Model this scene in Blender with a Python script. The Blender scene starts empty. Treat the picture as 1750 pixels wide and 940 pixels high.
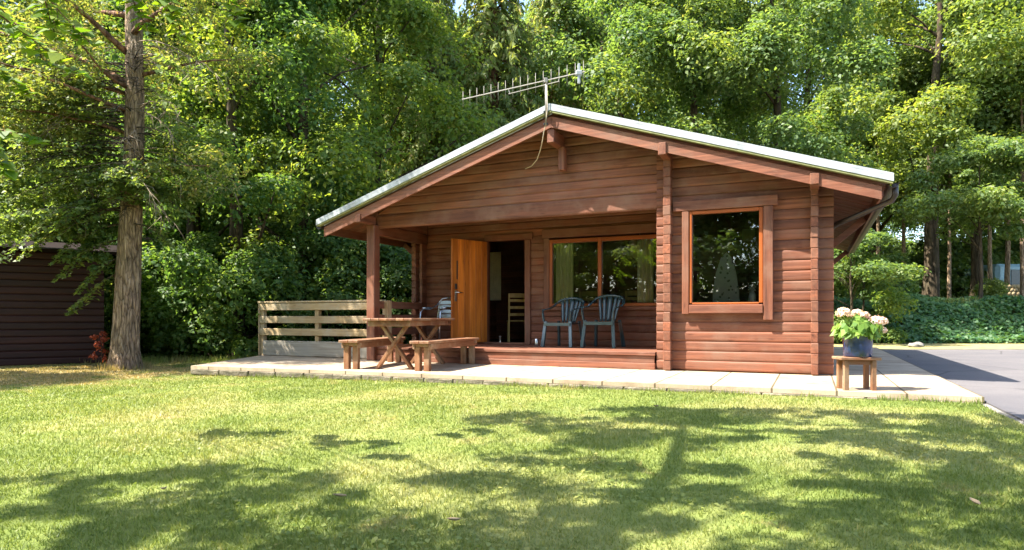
import bpy, bmesh, math, random
import numpy as np
from mathutils import Vector, Matrix
R = math.radians
random.seed(7)
SC = bpy.context.scene
COL = SC.collection
# ------------------------------------------------------------------ camera
cam = bpy.data.cameras.new('camera'); camo = bpy.data.objects.new('camera', cam); COL.objects.link(camo)
camo.location = (0, 0, .75); camo.rotation_euler = (R(90), 0, 0)
cam.sensor_width = 36; cam.lens = 1111/1750*36; cam.shift_y = 73/1750; cam.clip_start = .05; cam.clip_end = 2000
SC.camera = camo
# ------------------------------------------------------------------ sky, sun, exposure
LDIR = Vector((.705, .135, -1.0)).normalized()
w = bpy.data.worlds.new('World'); SC.world = w; w.use_nodes = True
nt = w.node_tree; nt.nodes.clear()
sky = nt.nodes.new('ShaderNodeTexSky'); sky.sky_type = 'NISHITA'; sky.sun_disc = False
sky.sun_elevation = math.asin(-LDIR.z); sky.sun_rotation = math.atan2(-LDIR.x, -LDIR.y)
sky.air_density = 1.0; sky.dust_density = 1.5
bg = nt.nodes.new('ShaderNodeBackground'); bg.inputs[1].default_value = .148
wo = nt.nodes.new('ShaderNodeOutputWorld')
nt.links.new(sky.outputs[0], bg.inputs[0]); nt.links.new(bg.outputs[0], wo.inputs[0])
sun = bpy.data.lights.new('sun', 'SUN'); sun.energy = 5.0; sun.angle = R(.45); sun.color = (1, .94, .84)
suno = bpy.data.objects.new('sun', sun); COL.objects.link(suno)
suno.rotation_euler = LDIR.to_track_quat('-Z', 'Y').to_euler(); suno.location = (-10, -5, 20)
SC.view_settings.view_transform = 'Standard'; SC.view_settings.look = 'None'
SC.view_settings.exposure = 2.0; SC.view_settings.gamma = 1
SC.render.engine = 'CYCLES'
SC.cycles.max_bounces = 10; SC.cycles.diffuse_bounces = 6; SC.cycles.transmission_bounces = 8; SC.cycles.transparent_max_bounces = 12; SC.cycles.use_denoising = True
SC.cycles.caustics_reflective = False; SC.cycles.caustics_refractive = False

# ------------------------------------------------------------------ materials
def mat(name):
    m = bpy.data.materials.new(name); m.use_nodes = True
    t = m.node_tree; t.nodes.clear()
    out = t.nodes.new('ShaderNodeOutputMaterial')
    return m, t, out
def N(t, typ, **kw):
    n = t.nodes.new(typ)
    for k, v in kw.items():
        if k.startswith('i_'): n.inputs[k[2:].replace('_', ' ')].default_value = v
        else: setattr(n, k, v)
    return n
def L(t, a, b): t.links.new(a, b)
def ramp(t, fac, stops):
    r = t.nodes.new('ShaderNodeValToRGB'); e = r.color_ramp.elements
    while len(e) > 1: e.remove(e[0])
    e[0].position = stops[0][0]; e[0].color = (*stops[0][1], 1)
    for p, c in stops[1:]:
        q = e.new(p); q.color = (*c, 1)
    L(t, fac, r.inputs[0]); return r.outputs[0]
def mixc(t, fac, a, b, mode='MIX'):
    m = t.nodes.new('ShaderNodeMix'); m.data_type = 'RGBA'; m.blend_type = mode
    for sock, v in ((m.inputs[0], fac), (m.inputs[6], a), (m.inputs[7], b)):
        if hasattr(v, 'node'): L(t, v, sock)
        elif isinstance(v, (int, float)): sock.default_value = v
        else: sock.default_value = (*v, 1)
    return m.outputs[2]
def coords(t, scale=(1, 1, 1), island=0.0, loc=(0, 0, 0)):
    tc = t.nodes.new('ShaderNodeTexCoord'); mp = t.nodes.new('ShaderNodeMapping')
    mp.inputs['Scale'].default_value = scale; mp.inputs['Location'].default_value = loc
    if island:
        g = t.nodes.new('ShaderNodeNewGeometry'); ad = t.nodes.new('ShaderNodeVectorMath'); ad.operation = 'ADD'
        ml = t.nodes.new('ShaderNodeMath'); ml.operation = 'MULTIPLY'; ml.inputs[1].default_value = island
        L(t, g.outputs['Random Per Island'], ml.inputs[0]); L(t, tc.outputs['Object'], ad.inputs[0]); L(t, ml.outputs[0], ad.inputs[1])
        L(t, ad.outputs[0], mp.inputs[0])
    else: L(t, tc.outputs['Object'], mp.inputs[0])
    return mp.outputs[0]
def noise(t, vec, scale, detail=4, rough=.55, dist=0):
    n = t.nodes.new('ShaderNodeTexNoise'); n.inputs['Scale'].default_value = scale; n.inputs['Detail'].default_value = detail
    n.inputs['Roughness'].default_value = rough; n.inputs['Distortion'].default_value = dist
    L(t, vec, n.inputs['Vector']); return n.outputs['Fac']
def bump(t, h, strength, dist=.01):
    b = t.nodes.new('ShaderNodeBump'); b.inputs['Strength'].default_value = strength; b.inputs['Distance'].default_value = dist
    L(t, h, b.inputs['Height']); return b.outputs[0]
def principled(t, out, col, rough=.6, metal=0, nrm=None, spec=.5, coat=0):
    p = t.nodes.new('ShaderNodeBsdfPrincipled')
    for sock, v in ((p.inputs['Base Color'], col), (p.inputs['Roughness'], rough)):
        if hasattr(v, 'node'): L(t, v, sock)
        elif isinstance(v, (int, float)): sock.default_value = v
        else: sock.default_value = (*v, 1)
    p.inputs['Metallic'].default_value = metal; p.inputs['Specular IOR Level'].default_value = spec
    p.inputs['Coat Weight'].default_value = coat
    if nrm is not None: L(t, nrm, p.inputs['Normal'])
    L(t, p.outputs[0], out.inputs[0]); return p
def plain(name, col, rough=.6, metal=0, spec=.5, var=.15, scale=8, b=.1):
    m, t, out = mat(name)
    v = coords(t); n = noise(t, v, scale, 5)
    c = ramp(t, n, [(.3, tuple(x*(1-var) for x in col)), (.7, tuple(min(1, x*(1+var)) for x in col))])
    principled(t, out, c, rough, metal, bump(t, noise(t, v, scale*6, 3), b, .004), spec); return m
def wood(name, dark, light, axis='X', rough=.55, grain=1.0, weather=None, knots=True, fine=26):
    m, t, out = mat(name)
    st = {'X': (1.1, fine, fine), 'Y': (fine, 1.1, fine), 'Z': (fine, fine, 1.1)}[axis]
    v = coords(t, st, 7.3)
    n1 = noise(t, v, 1.0, 5, .6, .6)
    v2 = coords(t, tuple(.16*s if s > 2 else .5 for s in st), 3.1); n2 = noise(t, v2, 1.3, 4, .6, .8)
    g = t.nodes.new('ShaderNodeNewGeometry')
    c = ramp(t, n1, [(.28, dark), (.5, tuple(.5*(a+b) for a, b in zip(dark, light))), (.72, light)])
    c = mixc(t, .75, c, ramp(t, n2, [(.3, (.62, .58, .56)), (.55, (1, 1, 1)), (.75, (1.18, 1.14, 1.1))]), 'MULTIPLY')
    c = mixc(t, .8, c, ramp(t, g.outputs['Random Per Island'], [(0, (.62, .60, .60)), (.5, (1, 1, 1)), (1, (1.28, 1.24, 1.18))]), 'MULTIPLY')
    if knots:
        vo = t.nodes.new('ShaderNodeTexVoronoi'); vo.inputs['Scale'].default_value = 1.0
        ks = {'X': (2.2, 9, 9), 'Y': (9, 2.2, 9), 'Z': (9, 9, 2.2)}[axis]
        L(t, coords(t, ks, 11.7), vo.inputs['Vector'])
        k = ramp(t, vo.outputs['Distance'], [(.05, (.30, .25, .22)), (.14, (1, 1, 1))])
        c = mixc(t, .55, c, k, 'MULTIPLY')
    if weather:
        wv = noise(t, coords(t, (1, 1, 1), 2), 2.3, 6, .65)
        f = ramp(t, wv, [(.45, (0, 0, 0)), (.72, (1, 1, 1))])
        c = mixc(t, f, c, weather)
    nb = noise(t, v, 1.6, 6, .7)
    principled(t, out, c, rough, 0, bump(t, nb, .35*grain, .006), .35); return m
def leafmat(name, stops, trans=.4, rough=.42, spec=.45, objvar=.0):
    m, t, out = mat(name)
    g = t.nodes.new('ShaderNodeNewGeometry')
    c = ramp(t, g.outputs['Random Per Island'], stops)
    v = coords(t); n = noise(t, v, .55, 3)
    c = mixc(t, .7, c, ramp(t, n, [(.3, (.62, .74, .70)), (.5, (1, 1, 1)), (.7, (1.25, 1.12, .80))]), 'MULTIPLY')
    if objvar:
        oi = t.nodes.new('ShaderNodeObjectInfo')
        c = mixc(t, objvar, c, ramp(t, oi.outputs['Random'], [(0, (.70, .84, .86)), (.5, (1, 1, 1)), (1, (1.3, 1.12, .7))]), 'MULTIPLY')
    p = t.nodes.new('ShaderNodeBsdfPrincipled'); L(t, c, p.inputs['Base Color']); p.inputs['Roughness'].default_value = rough+.10
    p.inputs['Specular IOR Level'].default_value = spec*.55
    tr = t.nodes.new('ShaderNodeBsdfTranslucent')
    L(t, mixc(t, 1.0, c, (1.7, 1.55, .6), 'MULTIPLY'), tr.inputs[0])
    mx = t.nodes.new('ShaderNodeMixShader'); mx.inputs[0].default_value = trans
    L(t, p.outputs[0], mx.inputs[1]); L(t, tr.outputs[0], mx.inputs[2]); L(t, mx.outputs[0], out.inputs[0]); return m

M = {}
RD, RL = (.100, .036, .020), (.270, .098, .050)
M['logX'] = wood('log_wood', RD, RL, 'X', .68, 1.6, weather=(.19, .098, .062)); M['logY'] = wood('log_wood_deep', RD, RL, 'Y', weather=(.19, .098, .062)); M['logZ'] = wood('log_wood_upright', RD, RL, 'Z', weather=(.19, .098, .062))
M['orangeX'] = wood('orange_wood_flat', (.26, .062, .016), (.43, .120, .026), 'X', .4, .5, knots=False, fine=18)
M['orangeZ'] = wood('orange_wood', (.36, .095, .014), (.68, .235, .034), 'Z', .4, .5, knots=True, fine=14)
M['frameZ'] = wood('frame_wood', (.26, .062, .016), (.43, .120, .026), 'Z', .4, .5, knots=False, fine=18)
M['paleX'] = wood('pale_softwood', (.34, .225, .105), (.58, .43, .23), 'X', .7, .8, (.42, .36, .26))
M['paleZ'] = wood('pale_softwood_upright', (.34, .225, .105), (.58, .43, .23), 'Z', .7, .8, (.42, .36, .26))
M['paleG'] = wood('weathered_softwood', (.30, .25, .18), (.52, .46, .36), 'X', .8, .8, (.30, .27, .22))
M['tableX'] = wood('bench_wood', (.13, .052, .024), (.31, .135, .062), 'X', .65, 1.0, (.30, .21, .13), fine=20)
M['tableZ'] = wood('bench_leg_wood', (.15, .065, .028), (.33, .155, .068), 'Z', .65, 1.0, (.30, .21, .13), fine=20)
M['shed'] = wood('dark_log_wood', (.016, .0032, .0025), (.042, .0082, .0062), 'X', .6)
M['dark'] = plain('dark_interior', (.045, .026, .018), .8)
M['verge'] = plain('verge_cap', (.31, .335, .35), .5, 0, .5, .30, 5)
M['mossedge'] = plain('mossy_trim', (.20, .21, .09), .7, 0, .3, .3, 9)
M['roof'] = plain('roof_felt', (.16, .17, .14), .9, 0, .2, .35, 2.5, .5)
M['gutter'] = plain('brown_gutter', (.028, .018, .014), .4)
M['chrome'] = plain('steel', (.62, .62, .60), .28, 1, .5, .08)
M['alu'] = plain('aluminium', (.46, .52, .58), .30, 1, .5, .06)
M['aerial'] = plain('aerial_metal', (.24, .225, .195), .5, .5, .5, .12)
M['black'] = plain('black_plastic', (.02, .02, .02), .4)
M['green_plastic'] = plain('dark_green_plastic', (.035, .068, .080), .22, 0, .7, .25, 6, .05)
M['cable'] = plain('cable', (.45, .38, .28), .5)
M['curtain'] = plain('curtain_cloth', (.88, .80, .54), .9, 0, .1, .1, 6)
M['chair_wood'] = wood('pine_chair', (.42, .27, .08), (.66, .46, .16), 'Z', .45, .4, knots=False)
M['paper'] = plain('paper_shade', (.60, .44, .20), .8)
M['pot'] = plain('blue_glaze', (.010, .026, .085), .24, 0, .8, .65, 9, .15)
M['terracotta'] = plain('pot_soil', (.05, .035, .02), .9)
M['stone'] = plain('stone', (.19, .175, .15), .85, 0, .3, .3, 12, .5)
M['notice'] = plain('notice_paper', (.55, .46, .22), .7)
M['cloth'] = plain('spotted_cloth', (.46, .46, .38), .9, 0, .1, .5, 16)
M['vase'] = plain('white_china', (.75, .75, .72), .3)
M['caravan'] = plain('pale_blue_panel', (.26, .40, .46), .5)
M['caravan_dark'] = plain('dark_glazing', (.03, .05, .08), .2)
M['drystack'] = plain('cut_logs', (.36, .27, .15), .9, 0, .2, .5, 5, .5)
# glass: partly mirror, partly clear
m, t, out = mat('window_glass')
fr = N(t, 'ShaderNodeFresnel', i_IOR=2.35); tr = t.nodes.new('ShaderNodeBsdfTransparent'); tr.inputs[0].default_value = (.93, .93, .92, 1)
gl = t.nodes.new('ShaderNodeBsdfGlossy'); gl.inputs['Roughness'].default_value = .0; gl.inputs[0].default_value = (1, 1, 1, 1)
mx = t.nodes.new('ShaderNodeMixShader'); L(t, fr.outputs[0], mx.inputs[0]); L(t, tr.outputs[0], mx.inputs[1]); L(t, gl.outputs[0], mx.inputs[2])
wv = noise(t, coords(t), 1.2, 2); L(t, bump(t, wv, .04, .02), gl.inputs['Normal'])
L(t, mx.outputs[0], out.inputs[0]); M['glass'] = m
# bark
def bark(name, d, l, sc=9, strength=1.0, zs=.22):
    m, t, out = mat(name); v = coords(t, (1, 1, zs)); n = noise(t, v, sc, 7, .65, .8)
    vo = t.nodes.new('ShaderNodeTexVoronoi'); vo.feature = 'DISTANCE_TO_EDGE'; vo.inputs['Scale'].default_value = sc*.9
    vd = t.nodes.new('ShaderNodeVectorMath'); vd.operation = 'ADD'; nz = t.nodes.new('ShaderNodeTexNoise'); nz.inputs['Scale'].default_value = 14; L(t, v, nz.inputs['Vector'])
    sc_ = t.nodes.new('ShaderNodeVectorMath'); sc_.operation = 'SCALE'; sc_.inputs['Scale'].default_value = .09; L(t, nz.outputs['Color'], sc_.inputs[0])
    L(t, v, vd.inputs[0]); L(t, sc_.outputs[0], vd.inputs[1]); L(t, vd.outputs[0], vo.inputs['Vector'])
    n2 = noise(t, coords(t), 2.2, 5, .6)
    c = ramp(t, n, [(.30, d), (.66, l)])
    c = mixc(t, .8, c, ramp(t, vo.outputs['Distance'], [(.0, (.28, .25, .22)), (.10, (.85, .83, .8)), (.3, (1.1, 1.1, 1.1))]), 'MULTIPLY')
    c = mixc(t, .7, c, ramp(t, n2, [(.35, (.70, .76, .64)), (.65, (1.2, 1.1, .98))]), 'MULTIPLY')
    mm = N(t, 'ShaderNodeMath', operation='MULTIPLY_ADD'); L(t, vo.outputs['Distance'], mm.inputs[0]); mm.inputs[1].default_value = 1.6; L(t, n, mm.inputs[2])
    principled(t, out, c, .9, 0, bump(t, mm.outputs[0], strength, .06), .2); return m
M['bark'] = bark('bark', (.085, .056, .040), (.58, .42, .30), 20, 1.0, .17)
M['bark_dark'] = bark('bark_dark', (.025, .020, .015), (.12, .092, .062), 8, .8)
M['bark_red'] = bark('bark_red', (.10, .05, .035), (.30, .17, .11), 10, .8)
M['twig'] = plain('dead_twig', (.24, .18, .12), .9)
# leaves
M['leaf_mid'] = leafmat('leaf_mid', [(0, (.075, .145, .045)), (.5, (.120, .205, .060)), (.9, (.175, .25, .075)), (1, (.24, .28, .12))], .55, .42, .5, .7)
M['leaf_bright'] = leafmat('leaf_bright', [(0, (.090, .155, .048)), (.5, (.140, .215, .070)), (.9, (.19, .26, .095)), (1, (.27, .31, .16))], .54, .38, .6, .6)
M['leaf_dark'] = leafmat('leaf_dark', [(0, (.014, .050, .014)), (.6, (.030, .090, .018)), (1, (.06, .13, .03))], .34, .38, .5, .6)
M['leaf_near'] = leafmat('leaf_near', [(0, (.07, .15, .014)), (.6, (.13, .22, .018)), (1, (.20, .27, .03))], .55, .4, .4)
M['leaf_conifer'] = leafmat('leaf_conifer', [(0, (.11, .165, .055)), (.5, (.18, .24, .08)), (.9, (.26, .31, .13)), (1, (.34, .29, .18))], .58, .5, .35)
M['leaf_larch'] = leafmat('leaf_larch', [(0, (.10, .14, .035)), (.5, (.17, .22, .06)), (.85, (.24, .26, .09)), (1, (.30, .23, .13))], .5, .5, .4)
M['leaf_ivy'] = leafmat('leaf_ivy', [(0, (.050, .125, .050)), (.6, (.085, .185, .075)), (1, (.16, .26, .14))], .5, .36, .5)
M['leaf_red'] = leafmat('leaf_red', [(0, (.20, .035, .02)), (1, (.42, .10, .05))], .35)
M['leaf_hyd'] = leafmat('leaf_hydrangea', [(0, (.10, .20, .03)), (1, (.24, .36, .07))], .4, .4, .5)
M['petal'] = leafmat('petal', [(0, (.50, .33, .28)), (.35, (.68, .53, .49)), (1, (.78, .68, .64))], .3, .6, .2)
# lawn soil colour, shared by grass
def lawncol(t, v, k=.95):
    n1 = noise(t, v, .55, 5, .6, .4); n2 = noise(t, v, 3.0, 5, .6); n3 = noise(t, v, 1.5, 6, .65, .5)
    c = ramp(t, n1, [(.30, (.130*k, .178*k, .038*k)), (.46, (.215*k, .258*k, .068*k)), (.60, (.305*k, .31*k, .112*k)), (.80, (.40*k, .35*k, .17*k))])
    # worn dry ground round the big trunk and in small patches
    vd = t.nodes.new('ShaderNodeVectorMath'); vd.operation = 'DISTANCE'; L(t, v, vd.inputs[0]); vd.inputs[1].default_value = (-8.0, 10.3, -.1)
    mr_ = N(t, 'ShaderNodeMapRange'); L(t, vd.outputs['Value'], mr_.inputs[0]); mr_.inputs[1].default_value = 1.0; mr_.inputs[2].default_value = 4.2; mr_.inputs[3].default_value = .34; mr_.inputs[4].default_value = 0
    sm_ = N(t, 'ShaderNodeMath', operation='ADD'); L(t, n3, sm_.inputs[0]); L(t, mr_.outputs[0], sm_.inputs[1])
    f = ramp(t, sm_.outputs[0], [(.60, (0, 0, 0)), (.74, (.8, .8, .8))])
    c = mixc(t, f, c, (.40*k, .29*k, .15*k))
    return mixc(t, .6, c, ramp(t, n2, [(.3, (.70, .78, .68)), (.7, (1.22, 1.15, 1.12))]), 'MULTIPLY')
m, t, out = mat('grass_blade'); v = coords(t)
g = t.nodes.new('ShaderNodeNewGeometry')
c = mixc(t, .85, lawncol(t, v), ramp(t, g.outputs['Random Per Island'], [(0, (.62, .74, .55)), (.6, (1, 1, 1)), (.92, (1.3, 1.2, 1.0)), (1, (1.7, 1.3, 1.5))]), 'MULTIPLY')
p = t.nodes.new('ShaderNodeBsdfPrincipled'); L(t, c, p.inputs['Base Color']); p.inputs['Roughness'].default_value = .5; p.inputs['Specular IOR Level'].default_value = .3
tr = t.nodes.new('ShaderNodeBsdfTranslucent'); L(t, mixc(t, 1, c, (1.2, 1.2, .6), 'MULTIPLY'), tr.inputs[0])
mx = t.nodes.new('ShaderNodeMixShader'); mx.inputs[0].default_value = .35
L(t, p.outputs[0], mx.inputs[1]); L(t, tr.outputs[0], mx.inputs[2]); L(t, mx.outputs[0], out.inputs[0]); M['grass'] = m
# ground: lawn in front, woodland floor behind
m, t, out = mat('ground'); v = coords(t)
sx = t.nodes.new('ShaderNodeSeparateXYZ'); tcn = t.nodes.new('ShaderNodeTexCoord'); L(t, tcn.outputs['Object'], sx.inputs[0])
ad = N(t, 'ShaderNodeMath', operation='ADD'); L(t, sx.outputs[1], ad.inputs[0])
nn = N(t, 'ShaderNodeMath', operation='MULTIPLY'); L(t, noise(t, v, .7, 4), nn.inputs[0]); nn.inputs[1].default_value = 3.0; L(t, nn.outputs[0], ad.inputs[1])
mr = N(t, 'ShaderNodeMapRange'); L(t, ad.outputs[0], mr.inputs[0]); mr.inputs[1].default_value = 15.3; mr.inputs[2].default_value = 16.2
forest = ramp(t, noise(t, v, 6, 6, .7), [(.3, (.035, .045, .014)), (.55, (.085, .075, .03)), (.75, (.11, .15, .03))])
c = mixc(t, mr.outputs[0], lawncol(t, v, .85), forest)
principled(t, out, c, .95, 0, bump(t, noise(t, v, 40, 5, .7), .7, .03), .1); M['ground'] = m
# asphalt
m, t, out = mat('asphalt'); v = coords(t)
c = ramp(t, noise(t, v, 160, 3, .7), [(.3, (.085, .08, .083)), (.6, (.135, .127, .127)), (.75, (.20, .19, .185))])
c = mixc(t, .8, c, ramp(t, noise(t, v, .6, 5, .6), [(.3, (.66, .66, .70)), (.7, (1.2, 1.15, 1.10))]), 'MULTIPLY')
vo = t.nodes.new('ShaderNodeTexVoronoi'); vo.feature = 'DISTANCE_TO_EDGE'; vo.inputs['Scale'].default_value = .42; L(t, v, vo.inputs['Vector'])
c = mixc(t, .7, c, ramp(t, vo.outputs['Distance'], [(.0, (.35, .34, .33)), (.012, (1, 1, 1))]), 'MULTIPLY')
principled(t, out, c, .85, 0, bump(t, noise(t, v, 220, 2), .5, .006), .3); M['asphalt'] = m
# paving
m, t, out = mat('paving'); v = coords(t)
br = t.nodes.new('ShaderNodeTexBrick'); L(t, v, br.inputs['Vector']); br.inputs['Scale'].default_value = 1.0
br.inputs['Brick Width'].default_value = .62; br.inputs['Row Height'].default_value = .62; br.inputs['Mortar Size'].default_value = .011; br.offset = 0
br.inputs['Color1'].default_value = (.38, .295, .205, 1); br.inputs['Color2'].default_value = (.45, .36, .26, 1); br.inputs['Mortar'].default_value = (.13, .10, .06, 1)
c = mixc(t, .8, br.outputs['Color'], ramp(t, noise(t, v, 2.4, 6, .65), [(.3, (.52, .47, .42)), (.48, (.9, .88, .85)), (.6, (1, 1, 1)), (.75, (1.12, 1.1, 1.06))]), 'MULTIPLY')
c = mixc(t, .5, c, ramp(t, noise(t, v, 60, 4, .7), [(.3, (.75, .75, .75)), (.7, (1.15, 1.15, 1.15))]), 'MULTIPLY')
principled(t, out, c, .85, 0, bump(t, noise(t, v, 55, 4), .25, .006), .25); M['paving'] = m
m, t, out = mat('paving_edge'); v = coords(t)
c = ramp(t, noise(t, coords(t, (1, 1, 3)), 4.5, 7, .7), [(.3, (.05, .048, .03)), (.5, (.15, .13, .09)), (.7, (.32, .27, .20))])
principled(t, out, c, .9, 0, bump(t, noise(t, v, 18, 6, .7), 1.0, .03), .2); M['pavededge'] = m

# ------------------------------------------------------------------ mesh helpers
class MB:
    def __init__(s): s.v = []; s.f = []; s.sm = []
    def add(s, vs, fs, smooth=False):
        o = len(s.v); s.v += [tuple(x) for x in vs]; s.f += [tuple(o+i for i in f) for f in fs]; s.sm += [smooth]*len(fs); return s
    def box(s, c, d, rot=None, ch=.004, mat4=None):
        hx, hy, hz = d[0]/2, d[1]/2, d[2]/2; ch = min(ch, hx*.45, hy*.45, hz*.45)
        vs = []; idx = {}
        for sx in (-1, 1):
            for sy in (-1, 1):
                for sz in (-1, 1):
                    for k, q in enumerate(((hx, hy-ch, hz-ch), (hx-ch, hy, hz-ch), (hx-ch, hy-ch, hz))):
                        idx[sx, sy, sz, k] = len(vs); vs.append(Vector((sx*q[0], sy*q[1], sz*q[2])))
        fs = []
        for a in (-1, 1):
            fs.append([idx[a, -a, -1, 0], idx[a, a, -1, 0], idx[a, a, 1, 0], idx[a, -a, 1, 0]])
            fs.append([idx[a, a, -1, 1], idx[-a, a, -1, 1], idx[-a, a, 1, 1], idx[a, a, 1, 1]])
            fs.append([idx[-1, -a, a, 2], idx[1, -a, a, 2], idx[1, a, a, 2], idx[-1, a, a, 2]])
        for a in (-1, 1):
            for b in (-1, 1):
                fs.append([idx[a, b, -1, 0], idx[a, b, -1, 1], idx[a, b, 1, 1], idx[a, b, 1, 0]])
                fs.append([idx[a, -1, b, 0], idx[a, 1, b, 0], idx[a, 1, b, 2], idx[a, -1, b, 2]])
                fs.append([idx[-1, a, b, 1], idx[1, a, b, 1], idx[1, a, b, 2], idx[-1, a, b, 2]])
                for e in (-1, 1): fs.append([idx[a, b, e, 0], idx[a, b, e, 1], idx[a, b, e, 2]])
        mt = rot if rot is not None else Matrix.Identity(3)
        return s.add([mt @ v + Vector(c) for v in vs], fs)
    def bar(s, p0, p1, wd, dp, up=(0, 0, 1), ch=.004):
        p0, p1 = Vector(p0), Vector(p1); z = (p1-p0); ln = z.length; z.normalize(); up = Vector(up)
        x = up.cross(z)
        if x.length < 1e-4: x = Vector((1, 0, 0)).cross(z)
        x.normalize(); y = z.cross(x)
        return s.box((p0+p1)/2, (wd, dp, ln), Matrix((x, y, z)).transposed(), ch)
    def tube(s, pts, rad, n=8, cap=True, wob=0, rng=None):
        pts = [Vector(p) for p in pts]; rad = rad if hasattr(rad, '__len__') else [rad]*len(pts)
        o = []; prevx = None; vs = []
        for i, p in enumerate(pts):
            d = (pts[min(i+1, len(pts)-1)]-pts[max(i-1, 0)]).normalized()
            x = prevx if prevx is not None else (Vector((0, 0, 1)) if abs(d.z) < .9 else Vector((1, 0, 0)))
            x = (x-d*x.dot(d)).normalized(); prevx = x; y = d.cross(x)
            for k in range(n):
                a = 2*math.pi*k/n; r = rad[i]*(1+(rng.uniform(-wob, wob) if wob else 0))
                vs.append(p+(x*math.cos(a)+y*math.sin(a))*r)
        fs = [(i*n+k, i*n+(k+1) % n, (i+1)*n+(k+1) % n, (i+1)*n+k) for i in range(len(pts)-1) for k in range(n)]
        if cap: fs += [tuple(range(n))[::-1], tuple(range((len(pts)-1)*n, len(pts)*n))]
        return s.add(vs, fs, True)
    def lathe(s, prof, c=(0, 0, 0), n=28):
        vs = [(c[0]+r*math.cos(2*math.pi*k/n), c[1]+r*math.sin(2*math.pi*k/n), c[2]+z) for r, z in prof for k in range(n)]
        fs = [(i*n+k, i*n+(k+1) % n, (i+1)*n+(k+1) % n, (i+1)*n+k) for i in range(len(prof)-1) for k in range(n)]
        return s.add(vs, fs, True)
    def prism(s, poly, z0, z1):
        n = len(poly); vs = [(x, y, z0) for x, y in poly]+[(x, y, z1) for x, y in poly]
        fs = [tuple(range(n))[::-1], tuple(range(n, 2*n))]+[(i, (i+1) % n, n+(i+1) % n, n+i) for i in range(n)]
        return s.add(vs, fs)
    def build(s, name, material, parent=None, loc=(0, 0, 0)):
        me = bpy.data.meshes.new(name); me.from_pydata(s.v, [], s.f); me.update()
        if len(s.f) < 40000 and not getattr(s, 'keep', False):
            bm_ = bmesh.new(); bm_.from_mesh(me); bmesh.ops.recalc_face_normals(bm_, faces=bm_.faces); bm_.to_mesh(me); bm_.free()
        me.polygons.foreach_set('use_smooth', s.sm)
        for mm in (material if isinstance(material, list) else [material]): me.materials.append(mm)
        o = bpy.data.objects.new(name, me); COL.objects.link(o); o.location = loc
        if parent: o.parent = parent
        return o
def npmesh(name, V, k, material, parent=None, smooth=False):
    """V: (n*k,3) vertices; every k of them are one face."""
    me = bpy.data.meshes.new(name); nv = len(V); nf = nv//k
    me.vertices.add(nv); me.vertices.foreach_set('co', V.astype(np.float32).ravel())
    me.loops.add(nv); me.loops.foreach_set('vertex_index', np.arange(nv, dtype=np.int32))
    me.polygons.add(nf); me.polygons.foreach_set('loop_start', np.arange(0, nv, k, dtype=np.int32))
    try: me.polygons.foreach_set('loop_total', np.full(nf, k, dtype=np.int32))
    except Exception: pass
    me.update(); me.validate()
    me.materials.append(material)
    o = bpy.data.objects.new(name, me); COL.objects.link(o)
    if parent: o.parent = parent
    return o
def tag(o, label=None, cat=None, group=None, kind=None):
    if label: o['label'] = label
    if cat: o['category'] = cat
    if group: o['group'] = group
    if kind: o['kind'] = kind
    return o
def thing(name, label, cat, loc=(0, 0, 0), rz=0, group=None):
    o = bpy.data.objects.new(name, None); COL.objects.link(o); o.location = loc; o.rotation_euler = (0, 0, rz); o.empty_display_size = .2
    return tag(o, label, cat, group)
def dup(root, loc, rz=0, scale=1.0, label=None, group=None):
    r = root.copy(); COL.objects.link(r); r.location = loc; r.rotation_euler = (0, 0, rz)
    r.scale = (scale,)*3 if not hasattr(scale, '__len__') else scale
    if label: r['label'] = label
    if group: r['group'] = group
    for ch in list(root.children):
        c = ch.copy(); COL.objects.link(c); c.parent = r
        for g in list(ch.children):
            d = g.copy(); COL.objects.link(d); d.parent = c
    return r
# cabin frame: s along the front, t into the house, z up; world <-> local
CO = Vector((.757, 9.97, 0)); CA = -math.atan2(.419, .908); UX = Vector((math.cos(CA), math.sin(CA), 0)); VX = Vector((-math.sin(CA), math.cos(CA), 0))
def W(s, t, z=0): return CO+UX*s+VX*t+Vector((0, 0, z))
def lawnz(x, y):
    return np.clip(-.15+.0095*(np.asarray(x, float)+5), -.165, -.058)

# ------------------------------------------------------------------ ground
def groundz(x, y):
    x = np.asarray(x, float); y = np.asarray(y, float)
    z = lawnz(x, y)
    # bank rising behind the drive on the right and the cabin
    e0 = 19.6+np.where(x < 5, (5-x)*.1, 0)
    b = np.clip((y-e0)/2.6, 0, 1); b = b*b*(3-2*b)
    right = np.clip((x-0)/6, 0, 1)
    z = z+b*(1.25*right+.35*(1-right))
    z = z+np.where(y > 24, .012*(np.clip(y, 24, 90)-24), 0)
    # sunk under the drive
    return z+.02*np.sin(x*.9+1)*np.cos(y*.7)*np.clip((y-22)/4, 0, 1)
def rng_axis(vals): return np.unique(np.concatenate(vals))
gx = rng_axis([np.linspace(-300, -40, 14), np.linspace(-40, 40, 101), np.linspace(40, 300, 14)])
gy = rng_axis([np.linspace(-200, -15, 10), np.linspace(-15, 40, 90), np.linspace(40, 400, 16)])
X, Y = np.meshgrid(gx, gy); Z = groundz(X, Y)
ASPH = [W(4.985, -12), W(4.985, 12.2), Vector((9.5, 16.75, 0)), Vector((40, 16.9, 0)), Vector((40, -20, 0))]
t_ = ((X-CO.x)*UX.x+(Y-CO.y)*UX.y) > 5.25
Z = np.where(t_ & (Y < 16.2), -.105, Z)
nx, ny = len(gx), len(gy)
gm = MB(); gm.v = list(zip(X.ravel(), Y.ravel(), Z.ravel()))
gm.f = [(j*nx+i, j*nx+i+1, (j+1)*nx+i+1, (j+1)*nx+i) for j in range(ny-1) for i in range(nx-1)]; gm.sm = [True]*len(gm.f)
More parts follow.
